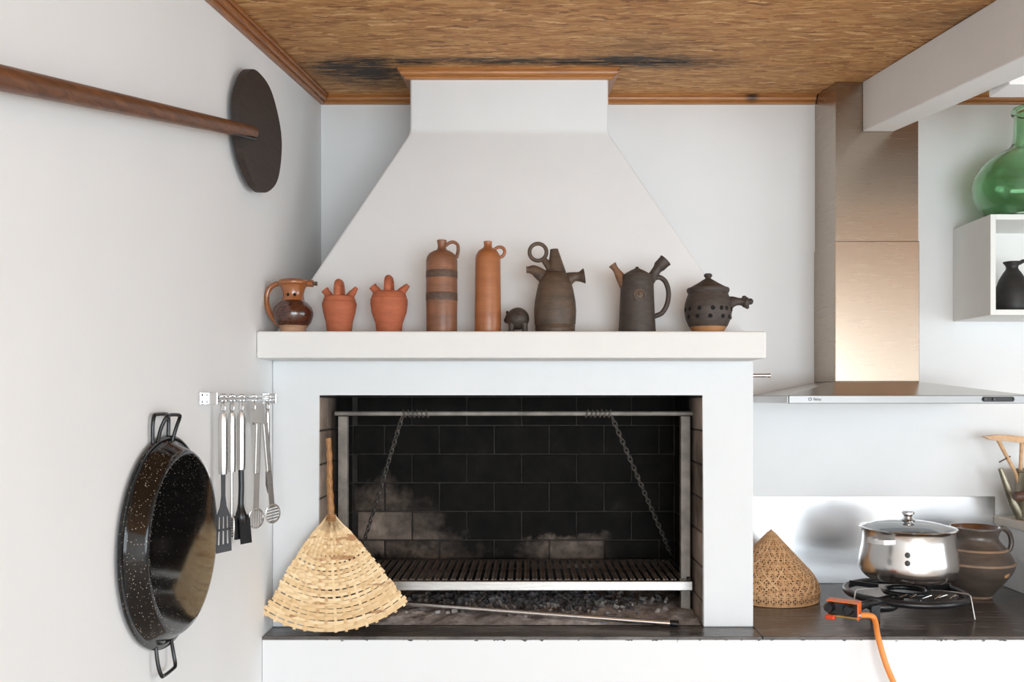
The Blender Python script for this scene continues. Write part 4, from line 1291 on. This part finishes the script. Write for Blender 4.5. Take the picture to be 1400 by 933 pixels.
# ================================================================ woven fire fan leaning on the fireplace
YFAN = 2.945
SF = F / YFAN
fa = empty('fire_fan', ((440 - VX) / SF, YFAN, ZC), 'fan-shaped woven split-cane fire fan with stick handle leaning on the fireplace', 'fire fan')
ZF = VY - (ZC - EYE) * SF            # pixel row of the worktop at the fan's foot
LEAN = math.radians(7.5)
def fanp(x, y, w=0.0):
    """fan plane: x, y in the photograph's frame scaled to metres, leaning back on its foot"""
    h = (ZF - y) / SF
    return Vector(((x - 440) / SF, h * math.sin(LEAN) - w * math.cos(LEAN), h * math.cos(LEAN) + w * math.sin(LEAN)))
AX, AY = 448.0, 700.0
NR = 15
rows = []
r0, r1, nrow = 37.0, 165.0, 25
def amin(r): return -39 + 6.5 * min(1, (r - 30) / 110)
def amax(r): return 44 - 3.5 * min(1, (r - 30) / 110)
fr = random.Random(21)
def fpt(ad, r, w):
    a = math.radians(ad)
    # the foot of the fan sits slightly lower in the middle
    return fanp(AX + r * math.sin(a), AY + r * math.cos(a), w)
def ribbon(mb, pts, wid, nrm, th):
    """strip: list of (centre, across) vectors"""
    n = len(pts)
    vs, fs = [], []
    for c, a in pts:
        vs += [c - a * wid / 2, c + a * wid / 2, c + a * wid / 2 + nrm * th, c - a * wid / 2 + nrm * th]
    for k in range(n - 1):
        i = 4 * k; j = i + 4
        for q0, q1 in ((0, 1), (1, 2), (2, 3), (3, 0)):
            fs.append((i + q0, j + q0, j + q1, i + q1))
    fs += [(0, 1, 2, 3), (4 * n - 1, 4 * n - 2, 4 * n - 3, 4 * n - 4)]
    mb.add(vs, fs)
NRM = Vector((0, -math.cos(LEAN), math.sin(LEAN)))
T = 0.0016
for k in range(NR):                       # ribs
    f = k / (NR - 1)
    b = MB(); pts = []
    for i in range(0, 41):
        r = 2 + (r1 + 1.0 + fr.uniform(-1.5, 2) - 2) * i / 40
        rr = max(r, 30)
        spread = min(1.0, 0.72 + 0.28 * r / r0)
        ad = (amin(rr) + 1.5 + (amax(rr) - amin(rr) - 3) * f) * spread
        row = (r - r0) / ((r1 - r0) / nrow)
        w = 0.0 if r < r0 - 3 else 0.0011 * math.cos(math.pi * (row - 0.5) + math.pi * k) * 1.0
        pts.append((fpt(ad, r, w + 0.001), None))
    full = []
    for i, (c, _) in enumerate(pts):
        d = (pts[min(i + 1, 40)][0] - pts[max(i - 1, 0)][0]).normalized()
        full.append((c, d.cross(NRM).normalized()))
    ribbon(b, full, 4.0 / SF, NRM, T)
    b.build('rib', M['cane'], fa)
for j in range(nrow):                     # woven strips
    r = r0 + (r1 - r0) * (j + 0.5) / nrow
    b = MB(); pts = []
    over = 1.6
    a0, a1 = amin(r) - fr.uniform(0.2, 1.6), amax(r) + fr.uniform(0.2, 1.6)
    m = 6 * (NR - 1)
    cs = []
    wob = fr.uniform(-1, 1)
    for i in range(m + 1):
        f = i / m
        ad = a0 + (a1 - a0) * f
        w = -0.0018 * math.cos(math.pi * (f * (NR - 1)) + math.pi * j)
        cs.append(fpt(ad, r + 0.7 * math.sin(f * 5 + wob * 3), w + 0.001))
    full = []
    for i, c in enumerate(cs):
        d = (cs[min(i + 1, m)] - cs[max(i - 1, 0)]).normalized()
        full.append((c, d.cross(NRM).normalized()))
    ribbon(b, full, fr.uniform(4.3, 5.0) / SF, NRM, T)
    b.build('woven_strip', M['cane'], fa)
b = MB()                                   # selvedge lashings on both edges
hp = spline([fanp(449.5, 713, 0.004), fanp(447.5, 690, 0.006), fanp(445, 660, 0.005), fanp(444, 630, 0.004), fanp(441.5, 599, 0.004)], 6)
rad = [0.012 + 0.0012 * math.sin(k * 1.7) - 0.003 * k / len(hp) for k in range(len(hp))]
MB().tube(hp, rad, 12).build('handle', M['stick'], fa, 60)
b = MB()
for k in range(4):
    y = 706 + 2.6 * k
    b.tube([fanp(448.5 + 6.2 * math.cos(a), y + 0.8 * math.sin(a), 0.004 + 0.0145 * math.sin(a)) for a in [2 * math.pi * i / 20 for i in range(20)]], 0.0022, 6, closed=True)
b.build('binding', M['stick'], fa, 60)

# ================================================================ conical basket
RBK = 0.184
bk = empty('conical_basket', (0.975, 3.50, ZC), 'openwork woven bamboo conical basket lid on the worktop against the fireplace', 'basket')
s_ = 343.0
bp = [(0.0, 0.272), (0.006, 0.268), (0.048, 0.222), (0.096, 0.170), (0.132, 0.132), (0.163, 0.096), (0.179, 0.062), (0.184, 0.040)]
bq = spline([(r, 0, z) for r, z in bp], 4)
b = MB()
bp2 = [(max(0, v.x), v.z) for v in bq]; bp2[0] = (0, bp2[0][1])
b.lathe(bp2, 64)
o = b.build('woven_cone', M['openweave'], bk, 60)
uvl = o.data.uv_layers.new(name='UVMap')
for poly in o.data.polygons:
    cs = []
    for li in poly.loop_indices:
        v = o.data.vertices[o.data.loops[li].vertex_index].co
        a = math.atan2(v.y, v.x); r = math.hypot(v.x, v.y)
        cs.append([a, r, v.z, li])
    amx = max(c[0] for c in cs if c[1] > 1e-6)
    rm = max(c[1] for c in cs)
    NC = 42 if rm > 0.125 else 30 if rm > 0.085 else 20 if rm > 0.05 else 12
    for a, r, z, li in cs:
        if amx - a > 3.0: a += 2 * math.pi
        L_ = math.log(max(r, 0.01) / 0.184)     # conformal: cells keep their shape as the cone narrows
        if r > 0.155: pass
        S_ = NC / (2 * math.pi)
        uvl.data[li].uv = (a * S_ , (0.272 - z) * 44)
def on_cone(z):
    for (ra, za), (rb2, zb2) in zip(bp2, bp2[1:]):
        if zb2 <= z <= za:
            f = (za - z) / max(1e-9, za - zb2)
            return ra + (rb2 - ra) * f
    return bp2[-1][0]
for fam, nst, turn in ((1, 26, 0.62), (-1, 26, 0.62)):
    for k in range(nst):
        cs = []
        for i in range(25):
            f = i / 24
            z = 0.262 - (0.262 - 0.042) * f
            a = 2 * math.pi * k / nst + fam * turn * 2.2 * f
            r = on_cone(z) + 0.0014
            cs.append((Vector((r * math.cos(a), r * math.sin(a), z)), Vector((math.cos(a) * 0.7, math.sin(a) * 0.7, 0.7))))
        b = MB(); vs, fs = [], []
        for i, (c, nr) in enumerate(cs):
            d = (cs[min(i + 1, 24)][0] - cs[max(i - 1, 0)][0]).normalized(); ac = d.cross(nr).normalized() * (0.0008 + 0.0018 * i / 24)
            vs += [c - ac, c + ac, c + ac + nr * 0.001, c - ac + nr * 0.001]
        for i in range(24):
            for q0, q1 in ((0, 1), (1, 2), (2, 3), (3, 0)): fs.append((4 * i + q0, 4 * i + 4 + q0, 4 * i + 4 + q1, 4 * i + q1))
        b.add(vs, fs).build('diagonal_strip', M['bamboo'], bk)
b = MB(); b.lathe([(0.1835, 0.042), (0.1865, 0.041), (0.186, 0.022), (0.182, 0.004), (0.176, 0.004), (0.180, 0.022), (0.1835, 0.042)], 64)
o = b.build('rim_band', M['openweave'], bk, 60)
uvl = o.data.uv_layers.new(name='UVMap')
for poly in o.data.polygons:
    cs = []
    for li in poly.loop_indices:
        v = o.data.vertices[o.data.loops[li].vertex_index].co
        cs.append([math.atan2(v.y, v.x), v.z, li])
    amx = max(c[0] for c in cs)
    for a, z, li in cs:
        if amx - a > 3.0: a += 2 * math.pi
        uvl.data[li].uv = (a * 42 / (2 * math.pi), z * 44)
MB().torus(0.180, 0.0045, (0, 0, 0.0045), 'z', 64, 8).build('rim_hoop', M['bamboo'], bk, 60)
MB().torus(0.1845, 0.0028, (0, 0, 0.041), 'z', 64, 8).build('upper_hoop', M['bamboo'], bk, 60)

# ================================================================ gas ring, pot, jug
GXc, GYc = 1.425, 3.30
gb = empty('gas_burner', (GXc, GYc, ZC), 'black paella gas burner with round frame, controls and thin wire legs', 'gas burner')
zring = 0.064
MB().torus(0.212, 0.0132, (0, 0, zring), 'z', 64, 12).build('outer_ring', M['black_iron'], gb, 60)
MB().torus(0.075, 0.0100, (0.0, 0.0, zring + 0.004), 'z', 48, 12).build('inner_ring', M['black_iron'], gb, 60)
for a in (20, 140, 260):
    a = math.radians(a); b = MB()
    b.box(-0.055, 0.055, -0.003, 0.003, -0.008, 0.010, 0, Matrix.Translation((0.155 * math.cos(a), 0.155 * math.sin(a), zring + 0.008)) @ Matrix.Rotation(a, 4, 'Z'))
    b.build('pan_support', M['black_iron'], gb)
for k in range(3):      # wire supports over the ring and down to the worktop
    a = math.radians((-42, 78, 198)[k])
    c, s = math.cos(a), math.sin(a)
    b = MB()
    pts = [(0.09 * c, 0.09 * s, zring + 0.022), (0.13 * c, 0.13 * s, zring + 0.026), (0.218 * c, 0.218 * s, zring + 0.026), (0.226 * c, 0.226 * s, zring + 0.020), (0.240 * c, 0.240 * s, 0.003)]
    b.tube(pts, 0.0026, 8)
    b.build('wire_leg', M['rail'], gb, 50)
b = MB(); b.box(-0.200, -0.168, -0.182, -0.166, 0.0, zring + 0.016, 0.002); b.build('leg', M['black_iron'], gb)
# gas pipes towards the control box
BXc = Vector((1.085, 2.995, ZC + 0.080)) - Vector((GXc, GYc, ZC))
for off, r in ((0.0, 0.0095), (0.030, 0.0095)):
    b = MB()
    b.tube(spline([(-0.085 + off, -0.07 - off * 0.8, zring), (-0.16, -0.135 - off, zring + 0.002), (-0.23, -0.195 - off * 0.8, zring + 0.004), BXc + Vector((0.055, 0.045 - off, -0.006))], 8), r, 10)
    b.build('gas_pipe', M['black_iron'], gb, 60)
b = MB(); b.sphere((-0.150, -0.150, zring - 0.016), 0.060, 0.030, 0.022, 20, 12); b.build('valve_body', M['black_iron'], gb, 60)
for k, (x, y) in enumerate(((-0.06, -0.15), (0.02, -0.165), (0.08, -0.155))):
    b = MB(); b.tube([(x - 0.03, y, zring + 0.014), (x, y - 0.004, zring + 0.026), (x + 0.012, y, zring + 0.012), (x + 0.034, y, zring + 0.026)], 0.0022, 6); b.build('spark_wire', M['chrome'], gb, 50)
# orange control box
yaw = math.radians(-33)
Mb = Matrix.Translation(BXc) @ Matrix.Rotation(yaw, 4, 'Z')
b = MB(); b.box(-0.056, 0.050, -0.024, 0.024, 0.020, 0.024, 0.001, Mb).box(0.046, 0.050, -0.024, 0.024, -0.034, 0.022, 0.001, Mb).box(-0.056, 0.050, 0.020, 0.024, -0.030, 0.022, 0.001, Mb)
cbx = b.build('control_box', M['orange'], gb)
b = MB(); b.box(-0.052, 0.046, -0.018, 0.020, -0.024, 0.019, 0.002, Mb); b.build('valve_block', M['black_plastic'], cbx)
b = MB(); b.box(-0.056, 0.046, -0.0235, -0.0185, -0.030, -0.025, 0.0005, Mb); b.build('brass_strip', M['brass'], cbx)
for x in (-0.045, 0.018):
    b = MB(); b.tube([Mb @ Vector((x, -0.016, 0.0)), Mb @ Vector((x, -0.030, 0.0)), Mb @ Vector((x, -0.040, 0.0))], [0.019, 0.018, 0.013], 14); b.build('knob', M['black_plastic'], cbx, 30)
b = MB(); b.box(-0.060, -0.026, -0.030, 0.006, -0.042, -0.026, 0.006, Mb); b.build('red_lever', M['redknob'], cbx)
b = MB(); b.tube([Mb @ Vector((0.050, -0.014, -0.016)), Mb @ Vector((0.058, -0.014, -0.016))], 0.0075, 6); b.build('hose_nut', M['chrome'], cbx)
# hose over the edge of the worktop
w0 = Mb @ Vector((0.056, -0.012, -0.016))
hp = [w0, w0 + Vector((0.030, -0.010, 0.000)), Vector((1.165, 2.935, ZC + 0.050)) - gb.location, Vector((1.158, 2.893, ZC + 0.008)) - gb.location, Vector((1.172, 2.868, ZC - 0.07)) - gb.location,
      Vector((1.215, 2.862, ZC - 0.20)) - gb.location, Vector((1.24, 2.860, ZC - 0.46)) - gb.location, Vector((1.25, 2.862, ZC - 0.84)) - gb.location, Vector((1.28, 2.80, 0.012)) - gb.location]
b = MB(); b.tube(spline(hp, 8), 0.0095, 12); b.build('gas_hose', M['hose'], gb, 60)

# stock pot
PT = Vector((1.434, 3.30, EYE - 0.676))
po = empty('stock_pot', PT, 'shiny bellied stainless steel pot with glass lid on the gas burner', 'pot')
ph = 0.186
pf = [(0, 0.0), (0.135, 0.0), (0.150, 0.004), (0.163, 0.016), (0.173, 0.034), (0.1765, 0.054), (0.1755, 0.075), (0.171, 0.100), (0.166, 0.125), (0.1635, 0.150), (0.1635, 0.176), (0.1665, 0.184), (0.1685, ph)]
pfi = [(0.166, ph), (0.162, 0.178), (0.162, 0.150), (0.170, 0.095), (0.172, 0.054), (0.160, 0.018), (0.14, 0.004), (0, 0.004)]
b = MB(); b.lathe(pf + pfi, 72); b.build('pot_body', M['potsteel'], po, 50)
b = MB(); b.lathe([(0.166, ph + 0.001), (0.171, ph + 0.001), (0.1725, ph + 0.004), (0.170, ph + 0.007), (0.164, ph + 0.007), (0.163, ph + 0.004), (0.166, ph + 0.001)], 72)
ld = b.build('lid_rim', M['chrome'], po, 50)
b = MB(); b.lathe([(0.165, ph + 0.005), (0.150, ph + 0.012), (0.11, ph + 0.022), (0.06, ph + 0.029), (0.0, ph + 0.031)], 72); b.build('glass_lid', M['lid'], po, 60)
b = MB(); z = ph + 0.030
b.lathe([(0, z), (0.024, z), (0.025, z + 0.004), (0.018, z + 0.009), (0.014, z + 0.016), (0.017, z + 0.023), (0.0225, z + 0.026), (0.0225, z + 0.033), (0.019, z + 0.036), (0, z + 0.037)], 28); b.build('knob', M['chrome'], po, 30)
for a in (math.radians(214), math.radians(34)):
    c, s = math.cos(a), math.sin(a); tx, ty = -s, c
    def hpnt(rad, tan, zz): return Vector((c * rad + tx * tan, s * rad + ty * tan, zz))
    b = MB()
    outl = [(0.150, -0.050), (0.176, -0.046), (0.196, -0.034), (0.204, -0.012), (0.204, 0.012), (0.196, 0.034), (0.176, 0.046), (0.150, 0.050)]
    inn = [(0.152, -0.034), (0.174, -0.032), (0.184, -0.022), (0.189, -0.008), (0.189, 0.008), (0.184, 0.022), (0.174, 0.032), (0.152, 0.034)]
    vs = []
    for (r0_, t0), (r1_, t1) in zip(outl, inn):
        vs += [hpnt(r0_ + 0.004, t0, 0.148), hpnt(r1_, t1, 0.152), hpnt(r1_, t1, 0.157), hpnt(r0_ + 0.004, t0, 0.164)]
    fs = []
    for i in range(7):
        for q0, q1 in ((0, 1), (1, 2), (2, 3), (3, 0)): fs.append((4 * i + q0, 4 * i + 4 + q0, 4 * i + 4 + q1, 4 * i + q1))
    fs += [(0, 1, 2, 3), (28, 29, 30, 31)]
    b.add(vs, fs).build('handle', M['handle_steel'], po, 30)
for zz in (0.085, 0.113):  # two small dark grey oval spots, one above the other
    b = MB(); a = math.radians(270 - 24); rr = 0.1745 if zz < 0.1 else 0.1690
    b.sphere((rr * math.cos(a), rr * math.sin(a), zz), 0.0095, 0.0045, 0.0105, 16, 8, Matrix.Rotation(a + math.pi / 2, 4, 'Z')); b.build('oval_spot', M['print'], po, 60)

# brown jug
jg = empty('brown_jug', (1.797, 3.515, ZC), 'wide-bellied grey-brown glazed jug behind the steel pot', 'jug')
b = MB()
b.lathe([(0, 0), (0.056, 0.0), (0.060, 0.003), (0.062, 0.010)], 48); b.build('foot', M['jugline'], jg, 40)
b = MB()
b.lathe([(0.062, 0.010), (0.070, 0.022), (0.092, 0.050), (0.116, 0.080), (0.134, 0.106), (0.142, 0.128), (0.1435, 0.138)], 56); b.build('belly', M['jugclay'], jg, 50)
b = MB(); b.lathe([(0.1435, 0.138), (0.146, 0.141), (0.145, 0.145), (0.140, 0.147)], 56); b.build('ridge', M['jugline'], jg, 50)
b = MB(); b.lathe([(0.140, 0.147), (0.134, 0.165), (0.124, 0.182), (0.117, 0.192)], 56); b.build('shoulder', M['jugclay'], jg, 50)
b = MB(); b.lathe([(0.117, 0.192), (0.118, 0.195), (0.115, 0.199), (0.111, 0.200)], 56); b.build('ridge', M['jugline'], jg, 50)
b = MB(); b.lathe([(0.111, 0.200), (0.096, 0.216), (0.084, 0.232), (0.082, 0.246), (0.088, 0.262), (0.095, 0.272), (0.097, 0.277), (0.095, 0.281), (0.090, 0.281)], 56); b.build('neck', M['jugclay'], jg, 50)
b = MB(); b.lathe([(0.090, 0.281), (0.086, 0.270), (0.077, 0.246), (0.080, 0.228), (0.110, 0.190), (0.1, 0.08), (0, 0.03)], 48); b.build('inner_glaze', M['jugin'], jg, 50)
b = MB(); b.tube(spline([(0.092, 0, 0.272), (0.112, 0, 0.272), (0.134, 0, 0.255), (0.144, 0, 0.225), (0.140, 0, 0.195), (0.126, 0, 0.176)]), 0.0095, 12); b.build('handle', M['jugclay'], jg, 60)
b = MB(); a0 = math.radians(-62)
b.sphere((0.134 * math.cos(a0), 0.134 * math.sin(a0), 0.108), 0.018, 0.0035, 0.008, 12, 6, Matrix.Rotation(a0 + math.pi / 2, 4, 'Z') @ Matrix.Rotation(math.radians(-25), 4, 'Y')); b.build('chip', M['tanclay'], jg, 60)

# ================================================================ tin watering can and wooden tool on the sill
sz = EYE - 0.502
ca = empty('watering_can', (2.118, 3.645, sz), 'old galvanised tin watering can on the cream sill', 'watering can')
b = MB(); b.lathe([(0, 0), (0.086, 0.0), (0.088, 0.004), (0.087, 0.010), (0.085, 0.015), (0.080, 0.196), (0.083, 0.200), (0.082, 0.206), (0.078, 0.205), (0.080, 0.02), (0, 0.015)], 40); b.build('can_body', M['can'], ca, 30)
b = MB(); b.tube([(-0.070, -0.01, 0.010), (-0.105, -0.012, 0.070), (-0.160, -0.016, 0.212)], [0.022, 0.018, 0.009], 14); b.build('spout', M['can'], ca, 50)
b = MB(); b.tube([(-0.078, -0.072, 0.112), (0.040, -0.082, 0.108)], 0.004, 8); b.build('grip_wire', M['can'], ca, 50)
b = MB(); b.tube([(-0.140, -0.085, 0.104), (-0.134, -0.085, 0.104), (-0.04, -0.085, 0.110), (-0.034, -0.085, 0.110)], [0.016, 0.020, 0.020, 0.015], 16); b.build('wooden_grip', M['grip'], ca, 40)
wt = empty('wooden_tool', (2.13, 3.645, sz + 0.018), 'pale wooden tool with curved head standing in the tin can', 'wooden tool')
def wl_(x, y, d=0.0): # photograph frame at the can's distance
    v = at(x, y, 3.64); return Vector((v.x - 2.13, d, v.z - (sz + 0.018)))
b = MB()
hd = [wl_(1344, 597), wl_(1352, 601), wl_(1362, 603), wl_(1375, 603), wl_(1390, 605), wl_(1425, 611), wl_(1440, 612), wl_(1425, 603), wl_(1400, 597), wl_(1380, 595), wl_(1362, 595)]
b.prism([p + Vector((0, -0.012, 0)) for p in hd], (0, 0.024, 0)); b.build('curved_head', M['tool_wood'], wt)
b = MB(); b.tube([wl_(1365, 601), wl_(1378, 626), wl_(1390, 648), wl_(1402, 690)], [0.0085, 0.008, 0.007, 0.006], 10); b.build('stick', M['tool_wood'], wt, 50)
b = MB(); b.tube([wl_(1398, 603), wl_(1396, 645), wl_(1404, 690)], [0.008, 0.0075, 0.006], 10); b.build('stick', M['tool_wood'], wt, 50)
b = MB(); b.tube([wl_(1365, 632, -0.012), wl_(1382, 624.5, 0.0)], [0.003, 0.0035], 8); b.build('peg', M['grip'], wt, 50)
